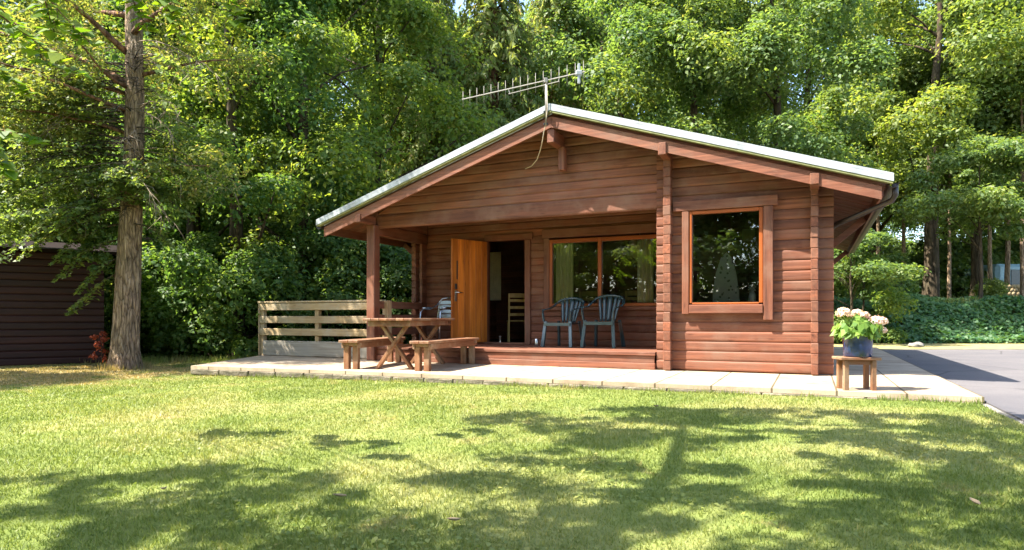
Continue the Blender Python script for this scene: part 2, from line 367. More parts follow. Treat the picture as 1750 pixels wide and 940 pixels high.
tag(gm.build('ground', M['ground']), kind='structure')
MB().prism([(p.x, p.y) for p in ASPH][::-1], -.2, -.045).build('driveway', M['asphalt'])['kind'] = 'structure'
k = MB(); rg = random.Random(4)
tt = -9.0
while tt < -2.05:
    ln = rg.uniform(.35, .6); c = W(4.97, tt+ln/2, -.09)
    k.box(c, (.05, ln-.02, .06+rg.uniform(-.012, .012)), Matrix.Rotation(CA+rg.uniform(-.03, .03), 3, 'Z'), .012); tt += ln
tag(k.build('kerb', M['stone']), kind='structure')
# grassy gravel verge at the far edge of the drive
vg = MB()
vg.prism([(8.5, 16.3), (40, 16.5), (40, 20), (6.5, 19.8)], -.15, -.036)
m, t, out = mat('dry_verge'); v = coords(t)
principled(t, out, ramp(t, noise(t, v, 5, 6, .7), [(.3, (.16, .15, .05)), (.5, (.30, .26, .11)), (.7, (.40, .33, .17))]), .95, 0, bump(t, noise(t, v, 40, 4), .6, .02), .1)
tag(vg.build('verge', m), kind='structure')

# paved patio: flags on a raised base
FRONT = [(-5.31, -2.24), (-4.2, -2.14), (-2.7, -2.02), (-1.2, -1.98), (1.0, -1.94), (3.0, -1.91), (4.97, -1.90)]
PATIO = FRONT+[(4.97, 9.5), (-3.0, 9.5), (-3.0, .7), (-6.62, .62)]
def cab(o): o.location = CO; o.rotation_euler = (0, 0, CA); return o
cab(tag(MB().prism(PATIO, -.4, -.05).build('patio', M['pavededge']), kind='structure'))
inset = [(s_*1.0, t_) for s_, t_ in PATIO]
cab(tag(MB().prism([(a, b-.02 if b < 0 else b) for a, b in PATIO], -.049, 0).build('paving', M['paving']), kind='structure'))
em = MB(); rg = random.Random(11)        # rough stone edging under the lip
for (a, b), (c_, d_) in zip(FRONT[:-1], FRONT[1:]):
    n_ = max(2, int(abs(c_-a)/.42))
    for i in range(n_):
        f0, f1 = i/n_, (i+1)/n_; p0 = Vector((a+(c_-a)*f0, b+(d_-b)*f0-.012, 0)); p1 = Vector((a+(c_-a)*f1, b+(d_-b)*f1-.012, 0))
        mid = (p0+p1)/2; dd = p1-p0; hh = rg.uniform(.07, .10)
        em.box((mid.x, mid.y+rg.uniform(-.012, .012), -.052-hh/2), (dd.length-.012, .05, hh), Matrix.Rotation(math.atan2(dd.y, dd.x)+rg.uniform(-.02, .02), 3, 'Z'), .012)
        em.box((mid.x, mid.y+rg.uniform(-.012, .008), -.21), (dd.length-.02, .05, .12), Matrix.Rotation(math.atan2(dd.y, dd.x), 3, 'Z'), .012)
cab(tag(em.build('patio_edging', M['pavededge']), kind='structure'))

# ------------------------------------------------------------------ log cabin
cabin = thing('log_cabin', 'red-brown log cabin with wide pitched roof, open porch and open orange door', 'cabin', CO, CA)
PITCH, ZR = .3265, 3.89
def ztop(s): return ZR-PITCH*abs(s)
def zu(s): return ztop(s)-.15           # underside of the roof deck
ROWH = .1365
def rows(z0, z1, phase=0.0):
    out = []; z = z0-phase
    while z < z1-1e-4:
        a, b = max(z, z0), min(z+ROWH, z1)
        if b-a > .012: out.append((a, b))
        z += ROWH
    return out
def board(mb, f, za, zb, ra, rb, th, c=.013):
    """one horizontal board between heights za, zb; ra/rb: extents along the wall at the bottom/top."""
    h = zb-za; e = min(.030, h*.3)
    prof = [(za, th), (za, c), (za+e*.45, c*.25), (za+e, 0), (zb-e, 0), (zb-e*.55, c*.22), (zb-e*.1, c), (zb, c+.004), (zb, th)]
    L_, R_ = [], []
    for z, d in prof:
        f_ = (z-za)/h; L_.append(f(ra[0]+(rb[0]-ra[0])*f_, d, z)); R_.append(f(ra[1]+(rb[1]-ra[1])*f_, d, z))
    n = len(prof)
    mb.add(L_+R_, [(i, (i+1) % n, n+(i+1) % n, n+i) for i in range(n)]+[tuple(range(n))[::-1], tuple(range(n, 2*n))])
def wall(mb, f, a0, a1, z0, z1, th=.045, openings=(), gable=None, seed=0, phase=0):
    rg = random.Random(seed)
    for za, zb in rows(z0, z1, phase):
        ivs = [(a0, a1)]
        for o0, o1, oz0, oz1 in openings:
            if oz0 < (za+zb)/2 < oz1:
                ivs = [q for i in ivs for q in ((i[0], min(i[1], o0)), (max(i[0], o1), i[1])) if q[1]-q[0] > .01]
        for i0, i1 in ivs:
            ra, rb = (i0, i1), (i0, i1)
            if gable:
                la, lb = gable(za), gable(zb-.001)
                ra = (max(i0, -la), min(i1, la)); rb = (max(i0, -lb), min(i1, lb))
                if ra[1]-ra[0] < .03: continue
                if rb[1] <= rb[0]: rb = ((ra[0]+ra[1])/2-.005, (ra[0]+ra[1])/2+.005)
            j = rg.uniform(-.003, .003)
            board(mb, (lambda a, d, z, j=j: f(a, d+j, z)), za, zb, ra, rb, th)
fr_ = lambda t0: (lambda a, d, z: (a, t0+d, z))
gl_ = lambda z: (ZR-.15-z)/PITCH
TB = 1.7                                # back wall of the porch
WIN_R = (1.965, 2.841, .955, 2.195)     # glass of the right window
# front wall of the right-hand room
mb = MB(); wall(mb, fr_(0), 1.46, 3.745, .012, 3.8, .06, [(1.90, 2.90, .90, 2.25)], gl_, 1)
mb.build('front_wall', M['logX'], cabin)
# gable over the porch
mb = MB(); wall(mb, fr_(.028), -3.46, 1.455, 2.56, 3.8, .06, (), gl_, 2)
board(mb, fr_(.022), 2.32, 2.558, (-3.46, 1.455), (-3.46, 1.455), .075, .012)
mb.build('gable_wall', M['logX'], cabin)
# back wall of the porch
DOOR = (-2.13, -1.35, .28, 2.20); WINB = (-.86, 1.02, .95, 2.17)
mb = MB(); wall(mb, fr_(TB), -3.73, 1.50, .25, 2.75, .06, [(DOOR[0]-.02, DOOR[1]+.02, .2, 2.22), (WINB[0]-.05, 1.6, .93, 2.22)], None, 3, .03)
mb.build('porch_wall', M['logX'], cabin)
# side walls and rear
mb = MB()
wall(mb, lambda a, d, z: (3.56-d, a, z), -.0, 8.0, .012, 2.6, .06, (), None, 4)
wall(mb, lambda a, d, z: (-3.56+d, a, z), TB-.16, 8.0, .012, 2.6, .06, (), None, 5)
wall(mb, lambda a, d, z: (1.44+d, a, z), .07, TB, .25, 3.3, .06, (), None, 6)
mb.build('side_wall', M['logY'], cabin)
mb = MB(); wall(mb, lambda a, d, z: (a, 7.9-d, z), -3.5, 3.5, .012, 3.7, .06, (), gl_, 7); mb.build('rear_wall', M['logX'], cabin)
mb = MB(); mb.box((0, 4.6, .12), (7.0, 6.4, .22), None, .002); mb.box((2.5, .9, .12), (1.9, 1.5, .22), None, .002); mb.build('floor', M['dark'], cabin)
mb = MB(); mb.box((-.6, 4.9, 1.5), (5.8, .05, 2.6), None, .002); mb.box((2.55, 1.95, 1.6), (1.9, .05, 2.8), None, .002)
mb.build('partition', M['logX'], cabin)
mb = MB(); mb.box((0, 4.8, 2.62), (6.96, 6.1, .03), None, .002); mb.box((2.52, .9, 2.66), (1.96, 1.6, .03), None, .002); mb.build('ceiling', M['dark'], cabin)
# log ends that cross at the front: stacks of notched ends
def logstack(s, t0, t1, wd, z0, z1, seed, zfun=None):
    mb = MB(); rg = random.Random(seed)
    for za, zb in rows(z0, z1):
        mb.box((s+rg.uniform(-.003, .003), (t0+t1)/2+rg.uniform(-.006, .006), (za+zb)/2), (wd+rg.uniform(-.006, .006), t1-t0, zb-za-.002), None, .008)
    return mb
logstack(1.632, -.135, -.004, .105, .012, 3.02, 21).build('log_ends', M['logY'], cabin)
logstack(3.52, -.135, -.004, .09, .012, 2.42, 22).build('log_ends', M['logY'], cabin)
logstack(-3.66, TB-.22, TB-.01, .10, .25, 2.4, 23).build('log_ends', M['logY'], cabin)
# porch posts
mb = MB(); mb.box((-3.51, -.02, 1.19), (.17, .17, 2.37), None, .012); mb.build('porch_post', M['logZ'], cabin)
mb = MB(); mb.box((-3.51, .85, 2.30), (.13, 1.64, .20), None, .01); mb.box((-3.51, .85, 2.50), (.11, 1.64, .19), None, .01); mb.build('side_beam', M['logY'], cabin)
# purlin ends and brackets
for s, z, zz in ((0, 3.42, .19), (1.632, 3.06, .17), (3.52, 2.48, .14), (-3.51, 2.44, .14)):
    mb = MB(); mb.box((s, -.235, z), (.11, .45, zz), None, .008)
    mb.build('purlin', M['logY'], cabin)
mb = MB(); mb.box((.045, -.07, 3.16), (.10, .13, .36), None, .012); mb.build('bracket', M['logZ'], cabin)
# roof: deck, covering, metal verge caps, fascias
def slope_bar(mb, s0, s1, t0, t1, d0, d1, ch=.003):
    """slab following the slope between depths d0, d1 under the roof top line."""
    vs = [(s, t, ztop(s)-d) for s in (s0, s1) for t in (t0, t1) for d in (d0, d1)]
    mb.add(vs, [(0, 1, 3, 2), (4, 6, 7, 5), (0, 4, 5, 1), (2, 3, 7, 6), (0, 2, 6, 4), (1, 5, 7, 3)])
E_ = 4.36
for sg, nm in ((-1, 'left'), (1, 'right')):
    rf = MB(); slope_bar(rf, 0, sg*E_, -.31, 8.35, .04, .09); rfo = rf.build('roof', M['roof'], cabin)
    dk = MB()
    tt = -.30
    while tt < 8.3:
        slope_bar(dk, 0, sg*(E_-.05), tt, min(tt+.117, 8.3), .093, .15-(.004 if int(tt*10) % 2 else 0)); tt += .12
    dk.build('soffit', M['logX'], cabin)
    fb = MB(); slope_bar(fb, sg*.003, sg*(E_-.11), -.435, -.402, .175, .335); fb.build('fascia', M['logX'], cabin)
    cp = MB(); slope_bar(cp, sg*.002, sg*(E_+.01), -.50, -.34, 0, .035); slope_bar(cp, sg*.002, sg*(E_+.01), -.50, -.485, .037, .098); cp.build('verge_cap', M['verge'], cabin)
    me_ = MB(); slope_bar(me_, sg*.002, sg*E_, -.492, -.41, .10, .125); me_.build('verge_trim', M['mossedge'], cabin)
    ef = MB(); ef.box((sg*(E_-.10), 3.95, ztop(E_)-.17), (.03, 8.6, .16), None, .004); ef.build('eaves_board', M['logY'], cabin)
    gt = MB(); n_ = 9
    prof = [(sg*(E_+.015)+.062*math.cos(math.pi*(1+k/(n_-1))), ztop(E_)-.10+.062*math.sin(math.pi*(1+k/(n_-1)))) for k in range(n_)]
    prof += [(sg*(E_+.015)+.055*math.cos(math.pi*(2-k/(n_-1))), ztop(E_)-.10+.055*math.sin(math.pi*(2-k/(n_-1)))) for k in range(n_)]
    nn_ = len(prof); gt.add([(x, -.42, z) for x, z in prof]+[(x, 8.3, z) for x, z in prof], [(i, (i+1) % nn_, nn_+(i+1) % nn_, nn_+i) for i in range(nn_)]+[tuple(range(nn_))[::-1], tuple(range(nn_, 2*nn_))])
    gt.build('gutter', M['gutter'], cabin)
dp = MB(); dp.tube([(4.40, -.33, 2.36), (4.40, -.33, 2.23), (4.37, -.30, 2.17), (4.25, -.18, 2.13), (3.80, .20, 1.99), (3.70, .26, 1.93), (3.66, .28, 1.84), (3.66, .28, .05)], .034, 10)
dp.build('downpipe', M['gutter'], cabin)
for sg in (-1, 1):                      # slanting bracket boards under the eaves
    for tt in (TB+.3, 7.4): MB().bar((sg*3.62, tt, 1.75), (sg*4.22, tt, 2.27), .05, .10).build('eaves_bracket', M['logX'], cabin)
# porch floor and its stepped front
pf = MB()
tt = .0
while tt < TB-.01:
    pf.box((-1.07, tt+.058, .235), (5.0, .113, .03), None, .004); tt += .117
pf.build('porch_floor', M['logX'], cabin)
st = MB(); st.box((-1.07, -.012, .225), (5.03, .03, .05), None, .006); st.box((-1.07, .012, .145), (5.0, .03, .105), None, .005); st.box((-1.07, -.02, .048), (5.03, .05, .09), None, .006)
st.build('porch_step', M['logX'], cabin)
# left side rail of the porch
pr = MB()
for z in (.50, .74, .98): pr.box((-3.51, .80, z), (.03, 1.45, .13), None, .004)
pr.build('porch_rail', M['logY'], cabin)
# doorway and window joinery: trim boards
def trim(name, boxes, m_, parent=cabin):
    first = None
    for x0, x1, t0, t1, z0, z1 in boxes:
        o = MB().box(((x0+x1)/2, (t0+t1)/2, (z0+z1)/2), (x1-x0, t1-t0, z1-z0), None, .006).build(name, m_, parent); first = first or o
    return first
df = trim('door_frame', [(DOOR[1], DOOR[1]+.115, TB-.03, TB+.08, .25, 2.20)], M['logZ'])
trim('door_head', [(DOOR[0]-.06, DOOR[1]+.16, TB-.035, TB+.08, 2.203, 2.32)], M['logX'])
trim('door_frame', [(DOOR[0]-.07, DOOR[0], TB-.03, TB+.08, .25, 2.20)], M['logZ'])
trim('threshold', [(DOOR[0], DOOR[1], TB-.05, TB+.10, .252, .285)], M['logX'])
# door leaf, swung right out
hinge = Vector((DOOR[0]+.005, TB-.04, 0)); free = Vector((-2.46, TB-.04-.82, 0)); dv = (free-hinge).normalized(); ang = math.atan2(dv.y, dv.x)
door = thing('door', 'varnished orange plank door swung open', None, (hinge.x, hinge.y, .29), ang); door.parent = cabin
leaf = MB(); DW = .84
for i in range(6): leaf.box((.012+DW*(i+.5)/6, 0, .95), (DW/6-.003, .045, 1.90), None, .007)
leaf.build('door_leaf', M['orangeZ'], door)
hb = MB()
for sg in (-1, 1):
    hb.box((DW-.07, sg*.032, 1.03), (.05, .018, .10), None, .004)
hb.build('lock_box', M['black'], door)
hb = MB()
for sg in (-1, 1):
    hb.box((DW-.07, sg*.028, .86), (.045, .01, .20), None, .003)
    hb.tube([(DW-.07, sg*.03, .92), (DW-.07, sg*.075, .92)], .011, 8); hb.tube([(DW-.07, sg*.072, .92), (DW-.19, sg*.072, .915)], .010, 8)
hb.build('handle', M['chrome'], door)
hb = MB(); hb.box((DW-.10, .028, 1.33), (.022, .012, .34), None, .004); hb.box((DW-.10, -.028, 1.33), (.022, .012, .34), None, .004); hb.build('pull_bar', M['black'], door)
# porch window
wf = trim('window', [(WINB[0]-.11, WINB[0], TB-.03, TB+.08, .86, 2.20)], M['logZ'])
trim('window_head', [(WINB[0]-.14, 1.50, TB-.04, TB+.08, 2.203, 2.36)], M['logX'])
fx = trim('frame', [(WINB[0], WINB[0]+.055, TB-.02, TB+.06, .95, 2.17), (.055, .125, TB-.02, TB+.06, .95, 2.17), (1.42, 1.44, TB-.02, TB+.06, .95, 2.17)], M['frameZ'], wf)
trim('rail', [(WINB[0]+.055, .055, TB-.018, TB+.06, 2.10, 2.17), (.125, 1.42, TB-.018, TB+.06, 2.10, 2.17), (WINB[0]+.055, .055, TB-.018, TB+.06, .95, 1.005), (.125, 1.42, TB-.018, TB+.06, .95, 1.005)], M['orangeX'], wf)
trim('sill', [(WINB[0]-.12, 1.43, TB-.06, TB+.06, .885, .945)], M['logX'], wf)
def pane(s0, s1, t, z0, z1, parent):
    g_ = MB(); g_.keep = True; g_.add([(s0, t, z0), (s1, t, z0), (s1, t, z1), (s0, t, z1)], [(0, 1, 2, 3)]); return g_.build('pane', M['glass'], parent)
pane(WINB[0]+.05, .06, TB+.02, 1.0, 2.105, wf); pane(.12, 1.425, TB+.02, 1.0, 2.105, wf)
# right-hand window with heavy surround
wr = trim('window', [(1.83, 1.925, -.075, .05, .80, 2.243), (2.90, 3.02, -.085, .05, .72, 2.243)], M['logZ'])
trim('window_head', [(1.70, 3.08, -.08, .05, 2.247, 2.385)], M['logX'])
trim('frame', [(1.925, 1.965, -.06, .04, .95, 2.24), (2.845, 2.895, -.06, .04, .95, 2.24)], M['frameZ'], wr)
trim('rail', [(1.965, 2.845, -.058, .04, 2.195, 2.24), (1.965, 2.845, -.058, .04, .935, .96)], M['orangeX'], wr)
trim('sill', [(1.93, 2.895, -.10, .04, .81, .93)], M['logX'], wr)
pane(1.96, 2.85, -.01, .955, 2.20, wr)

# ------------------------------------------------------------------ things in and on the cabin
def cl(s, t, z=0): return tuple(W(s, t, z))
def curtain(s0, s1, t, z0, z1, label, gather=0, folds=6):
    mb = MB(); n = folds*8; rw = 14; vs = []
    for j in range(rw+1):
        f = j/rw; z = z1+(z0-z1)*f
        for i in range(n+1):
            u_ = i/n; x = s0+(s1-s0)*u_
            wd = 1-.35*gather*math.sin(math.pi*min(1, f*1.0))**2 if gather else 1
            x = (s0 if gather >= 0 else s1)+((s1-s0)*u_ if gather >= 0 else -(s1-s0)*(1-u_))*wd
            vs.append((x, t+.028*math.sin(u_*folds*2*math.pi)*(1-.3*f), z))
    fs = [(j*(n+1)+i, j*(n+1)+i+1, (j+1)*(n+1)+i+1, (j+1)*(n+1)+i) for j in range(rw) for i in range(n)]
    mb.add(vs, fs, True); o = mb.build('curtain', M['curtain']); sm = o.modifiers.new('s', 'SOLIDIFY'); sm.thickness = .004
    cab(o); return tag(o, label, 'curtain', 'curtains inside the cabin')
curtain(-.80, -.46, TB+.16, .98, 2.14, 'yellow curtain at the left side of the porch window', .0, 5)
curtain(.72, 1.0, TB+.16, .98, 2.14, 'yellow curtain at the right side of the porch window, beside the corner post', .0, 4)
curtain(-3.44, -3.15, 4.4, 1.16, 2.30, 'pale curtain hanging in the dark room seen through the open door', .0, 6)
# paper lampshade behind the porch window
ls = MB(); ls.lathe([(.02, .22)]+[(.22*math.sin(math.pi*k/14), .22*math.cos(math.pi*k/14)) for k in range(1, 14)]+[(.02, -.22)]); ls.tube([(0, 0, .2), (0, 0, .56)], .006, 6)
tag(ls.build('lampshade', M['paper'], None, cl(.62, TB+.75, 2.04)), 'round paper lampshade hanging behind the porch window', 'lampshade')
# dining chairs inside
def dining_chair(label, loc, rz, scale=1):
    t_ = thing('dining_chair', label, 'chair', loc, rz, 'pine dining chairs inside the cabin')
    b = MB()
    for sx in (-.19, .19): b.bar((sx, .18, 0), (sx*1.02, .24, 1.0), .035, .035)
    b.build('back_post', M['chair_wood'], t_)
    b = MB()
    for z in (.58, .72, .86): b.box((0, .205+.06*(z-.5), z), (.36, .02, .055), None, .005)
    b.box((0, .236, .96), (.42, .028, .09), None, .01); b.build('backrest', M['chair_wood'], t_)
    b = MB(); b.box((0, 0, .45), (.42, .42, .03), None, .01); b.build('seat', M['chair_wood'], t_)
    for sx in (-.18, .18):
        b = MB(); b.bar((sx, -.18, 0), (sx, -.18, .44), .035, .035); b.build('leg', M['chair_wood'], t_)
    return t_
dc = dining_chair('pine dining chair standing in the dark room just inside the open door', cl(-1.98, TB+1.05, .235), CA+R(-150))
dup(dc, cl(-.25, TB+.75, .235), CA+R(178), 1, 'pine dining chair whose back shows low behind the left window pane')
dup(dc, cl(.62, TB+.75, .235), CA+R(180), 1, 'pine dining chair whose back shows low behind the right half of the porch window')
ds = MB(); ds.lathe([(0, 0), (.026, 0), (.028, .01), (.022, .02), (.020, .15), (.024, .155), (.024, .17), (0, .172)])
tag(ds.build('door_stop', M['chrome'], None, cl(-1.93, TB+.13, .2875 if False else .232)), 'small steel post standing just inside the open doorway', 'door stop')
# things behind the right window
nb = MB(); nb.box((0, 0, 0), (.20, .012, .20), None, .003)
o = tag(nb.build('notice', M['notice']), 'small yellowed notice on the wall behind the right window', 'notice'); o.location = cl(2.55, 1.905, 2.1); o.rotation_euler = (0, 0, CA)
ib = MB(); prof = [(-.20, 0), (-.19, .35), (-.15, .62), (-.08, .84), (0, .92), (.07, .84), (.13, .62), (.17, .35), (.19, 0)]
ib.add([(x, -.02, z) for x, z in prof]+[(x, .02, z) for x, z in prof], [tuple(range(9)), tuple(range(9, 18))[::-1]]+[(i, (i+1) % 9, 9+(i+1) % 9, 9+i) for i in range(9)])
m, t, out = mat('spotted_fabric'); v = coords(t); vo = t.nodes.new('ShaderNodeTexVoronoi'); vo.inputs['Scale'].default_value = 16; L(t, v, vo.inputs[0])
principled(t, out, ramp(t, vo.outputs['Distance'], [(.22, (.16, .17, .14)), (.32, (.52, .53, .44))]), .9, 0, None, .1); M['spots'] = m
ibt = thing('ironing_board', 'pale spotted board cover with rounded top standing behind the right window', 'ironing board', cl(2.36, .55, .235), CA)
ib.build('board_cover', M['spots'], ibt, (0, 0, .55)); lg = MB(); lg.bar((-.14, 0, 0), (.1, 0, .6), .025, .025); lg.bar((.14, .03, 0), (-.1, .03, .6), .025, .025); lg.build('stand', M['chrome'], ibt)
vt = thing('flower_vase', 'white vase with small white flowers on the inside sill of the right window', 'vase', cl(2.74, .19, .938), CA)
vb = MB(); vb.lathe([(0, 0), (.04, 0), (.05, .05), (.045, .12), (.035, .16), (.03, .16), (.03, .02), (0, .02)]); vb.build('vase', M['vase'], vt)
fb = MB(); rg = random.Random(3)
for i in range(16):
    p = Vector((rg.uniform(-.05, .05), rg.uniform(-.04, .04), rg.uniform(.18, .27))); fb.box(p, (.022, .022, .016), None, .004); fb.tube([(0, 0, .1), p], .002, 4)
fb.build('blossom', M['vase'], vt)
sl = MB(); sl.box((2.42, .17, .90), (1.0, .30, .04), None, .004); sl.build('inner_sill', M['logX'], cabin)
# cup on the porch by the plastic chair
cp = MB(); cp.lathe([(0, 0), (.038, 0), (.040, .004), (.040, .125), (.036, .128), (.034, .12), (.034, .01), (0, .01)])
tag(cp.build('steel_tumbler', M['chrome'], None, cl(-.93, 1.25, .252)), 'small steel tumbler standing on the porch floor beside a plastic chair', 'tumbler')

# television aerial on a mast at the ridge
ae = thing('television_aerial', 'long silver television aerial on a short mast above the roof ridge', 'aerial', cl(-.05, -.515, 3.45), 0)
base = Vector(cl(-.05, -.515, 3.45)); PL, PR = Vector((-.776, 10.10, 4.22)), Vector((1.0, 9.16, 4.27)); PL.z = 4.20
mpt = Vector((base.x, base.y, 4.225)); bd = (PR-PL).normalized()
PL = mpt-bd*1.45; PR = mpt+bd*.62
b = MB(); b.tube([(0, 0, .1), (0, 0, .79)], .012, 8); b.box((0, 0, .775), (.05, .05, .07), None, .006); b.build('mast', M['aerial'], ae)
for z in (.32, .14): MB().box((.0, .02, z), (.07, .05, .03), None, .004).build('clamp', M['black'], ae)
b = MB(); b.bar(PL-base, PR-base, .015, .015); b.bar(mpt-base-bd*.62-Vector((0, 0, .075)), mpt-base+bd*.22-Vector((0, 0, .055)), .010, .010)
b.bar(mpt-base-bd*.6-Vector((0, 0, .07)), mpt-base-bd*.62, .010, .010); b.bar(mpt-base+bd*.2-Vector((0, 0, .05)), mpt-base+bd*.22, .010, .010); b.build('boom', M['aerial'], ae)
b = MB()
for i in range(17):
    p = PL-base+bd*(.02+2.02*i/16); hh = .125+.035*i/16; b.tube([p-Vector((0, 0, hh)), p+Vector((0, 0, hh))], .0032, 6)
b.build('element', M['aerial'], ae)
b = MB(); p = PR-base-bd*.10; b.bar(p-Vector((0, 0, .15)), p+Vector((0, 0, .13)), .04, .035); b.box(p, (.09, .06, .07), None, .01); b.build('dipole_box', M['verge'], ae)
b = MB(); pts = []
A_ = Vector(cl(-.03, -.53, 3.95))-base; 
for q in ((-.03, -.53, 4.15), (-.02, -.53, 3.8), (-.05, -.51, 3.62), (-.10, -.47, 3.48), (-.15, -.40, 3.38), (-.23, -.30, 3.26), (-.34, -.16, 3.17), (-.47, -.06, 3.11), (-.60, -.004, 3.09)): pts.append(Vector(cl(*q))-base)
b.tube(pts, .007, 6); b.build('cable', M['cable'], ae)

# deck railing at the left of the patio
rl = thing('deck_railing', 'pale softwood railing with three rails and a weathered kickboard beside the picnic table', 'railing', cl(-5.1, .33), CA)
def rbox(name, boxes, m_): return [trim(name, [q], m_, rl) for q in boxes]
rbox('top_rail', [(-1.45, 1.57, -.06, .07, 1.04, 1.075)], M['paleX'])
rbox('rail', [(-1.41, 1.50, -.05, -.022, z, z+.135) for z in (.895, .645, .405)], M['paleX'])
rbox('kickboard', [(-1.32, 1.50, -.05, -.022, .012, .30)], M['paleG'])
rbox('post', [(-1.41, -1.325, -.02, .07, .002, 1.037), (-.02, .07, -.02, .07, .002, 1.037), (1.26, 1.38, -.02, .07, .002, 1.037), (1.56, 1.68, -.04, .08, .02, 1.06)], M['paleZ'])
rbox('end_board', [(-1.435, -1.415, -.055, .075, .002, 1.037)], M['paleZ'])

# picnic table and benches
TA = math.atan2(-.27, .963)
TC = Vector((-1.77, 9.2, 0)); TAX = Vector((.27, .963, 0)); TPX = Vector((.963, -.27, 0))
pt = thing('picnic_table', 'brown wooden picnic table with crossed legs on the patio', 'table', tuple(TC+TAX*.85), TA)
b = MB()
for i in range(6): b.box((-.385+.77*(i+.5)/6, 0, .725), (.124, 1.70, .036), None, .006)
b.build('tabletop', M['tableX'] if False else wood('table_plank', (.13, .050, .024), (.30, .128, .058), 'Y', .65, 1, (.34, .25, .16), fine=20), pt)
b = MB(); M['tableY'] = bpy.data.materials['table_plank']
for y in (-.80, -.60, .60, .80)[::3]: b.box((0, y*.97, .665), (.66, .045, .08), None, .005)
for x in (-.30, .30): b.box((x, 0, .668), (.035, 1.46, .07), None, .005)
b.build('apron', M['tableY'], pt)
for y in (-.60, .60):
    for sg in (-1, 1):
        b = MB(); b.bar((sg*.27, y+sg*.024, 0.0), (-sg*.25, y+sg*.024, .70), .045, .085, (0, 1, 0)); b.build('leg', M['tableZ'], pt)
b = MB(); b.bar((0, -.58, .33), (0, .58, .33), .07, .045); b.build('stretcher', M['tableY'], pt)
def bench(label, x, y0, ln, rz):
    p = TC+TPX*x+TAX*y0
    q = thing('bench', label, 'bench', tuple(p+TAX*ln/2), TA+rz, 'benches at the picnic table')
    b = MB()
    for sx in (-.077, .077): b.box((sx, 0, .405), (.15, ln, .04), None, .006)
    b.build('seat', M['tableY'], q)
    b = MB()
    for sx in (-.12, .12): b.box((sx, 0, .345), (.03, ln-.12, .075), None, .004)
    for sy in (-1, 1): b.box((0, sy*(ln/2-.12), .362), (.30, .07, .042), None, .004)
    b.build('apron', M['tableY'], q)
    for sy in (-1, 1):
        for sx in (-.072, .072):
            b = MB(); b.box((sx, sy*(ln/2-.12), .17), (.085, .075, .34), None, .006); b.build('leg', M['tableZ'], q)
    return q
bench('wooden bench on the railing side of the picnic table', -.66, .02, 1.75, R(2))
bench('wooden bench on the door side of the picnic table', .585, -.05, 1.75, R(-5))

# plastic garden chairs
def plastic_chair(label, loc, rz):
    t_ = thing('plastic_chair', label, 'chair', loc, rz, 'dark green plastic chairs on the porch')
    mm = M['green_plastic']
    for sx, sy in ((-1, -1), (1, -1), (-1, 1), (1, 1)):          # legs splayed, channel shaped
        b = MB(); top = (sx*.235, -.21, .44) if sy < 0 else (sx*.205, .20, .44); ft = (sx*.275, -.265, 0) if sy < 0 else (sx*.25, .30, 0)
        b.bar(ft, top, .058, .022, (0, 1, 0), .006); b.bar((ft[0]-sx*.02, ft[1]-sy*.02, 0), (top[0]-sx*.01, top[1]-sy*.01, top[2]), .02, .05, (0, 1, 0), .006); b.build('leg', mm, t_)
    b = MB(); n = 10; vs = []
    for j in range(n+1):
        for i in range(n+1):
            x = (i/n-.5)*2; y = j/n; wd = .245-.03*y
            z = .425-.018*(1-x*x)-.02*y+(-.03*max(0, .15-y)/.15)
            vs.append((x*wd, -.245+.45*y, z))
    b.add(vs, [(j*(n+1)+i, j*(n+1)+i+1, (j+1)*(n+1)+i+1, (j+1)*(n+1)+i) for j in range(n) for i in range(n)], True)
    b.add([(x, -.252, z) for x, z in ((-.25, .36), (.25, .36), (.25, .412), (-.25, .412))]+[(x, -.235, z) for x, z in ((-.25, .36), (.25, .36), (.25, .412), (-.25, .412))], [(0, 1, 2, 3), (4, 7, 6, 5), (0, 4, 5, 1), (2, 6, 7, 3), (0, 3, 7, 4), (1, 5, 6, 2)])
    b.keep = True; o = b.build('seat', mm, t_); o.modifiers.new('s', 'SOLIDIFY').thickness = .012
    b = MB()                                                      # backrest: curved slats in a hooped frame
    def bp(a, h):                                                 # a: -1..1 around, h: 0..1 up
        th = a*1.12; wdt = .215+.05*h; return Vector((math.sin(th)*wdt*1.06, .20+.13*h+.055*(math.cos(th)-1)*2.2, .42+.42*h*(1-.16*a*a)-.0*a))
    for a in (-.62, -.33, 0, .33, .62):
        w_ = .115 if a == 0 else .085; vs = []
        for j in range(9):
            h = j/8; ww = w_*(.75+.45*math.sin(math.pi*(.15+.6*h)))
            for e in (-1, 1): vs.append(bp(a*(.75+.25*h)+e*ww, h*.97))
        b.add(vs, [(2*j, 2*j+1, 2*j+3, 2*j+2) for j in range(8)], True)
    b.keep = True; o = b.build('backrest', mm, t_); o.modifiers.new('s', 'SOLIDIFY').thickness = .012
    b = MB(); b.tube([bp(a/10, 1.0) for a in range(-10, 11)], .021, 8); b.build('top_hoop', mm, t_)
    for sx in (-1, 1):
        b = MB(); p = bp(sx, 1.0)
        pts = [p, Vector((sx*.285, .16, .70)), Vector((sx*.295, .02, .655)), Vector((sx*.293, -.12, .645)), Vector((sx*.285, -.21, .63)), Vector((sx*.272, -.245, .58)), Vector((sx*.255, -.235, .44))]
        for i in range(len(pts)-1): b.bar(pts[i], pts[i]+(pts[i+1]-pts[i])*1.04, .052 if i < 5 else .06, .018, (sx, 0, 0) if i > 3 else (0, 0, 1), .006) if i != 3 else b.bar(pts[i], pts[i+1], .052, .02, (0, 0, 1), .006)
        b.build('arm', mm, t_)
    return t_
plc = plastic_chair('dark green plastic armchair on the porch, the one next to the doorway and tumbler', cl(-.40, 1.18, .252), CA+R(-8))
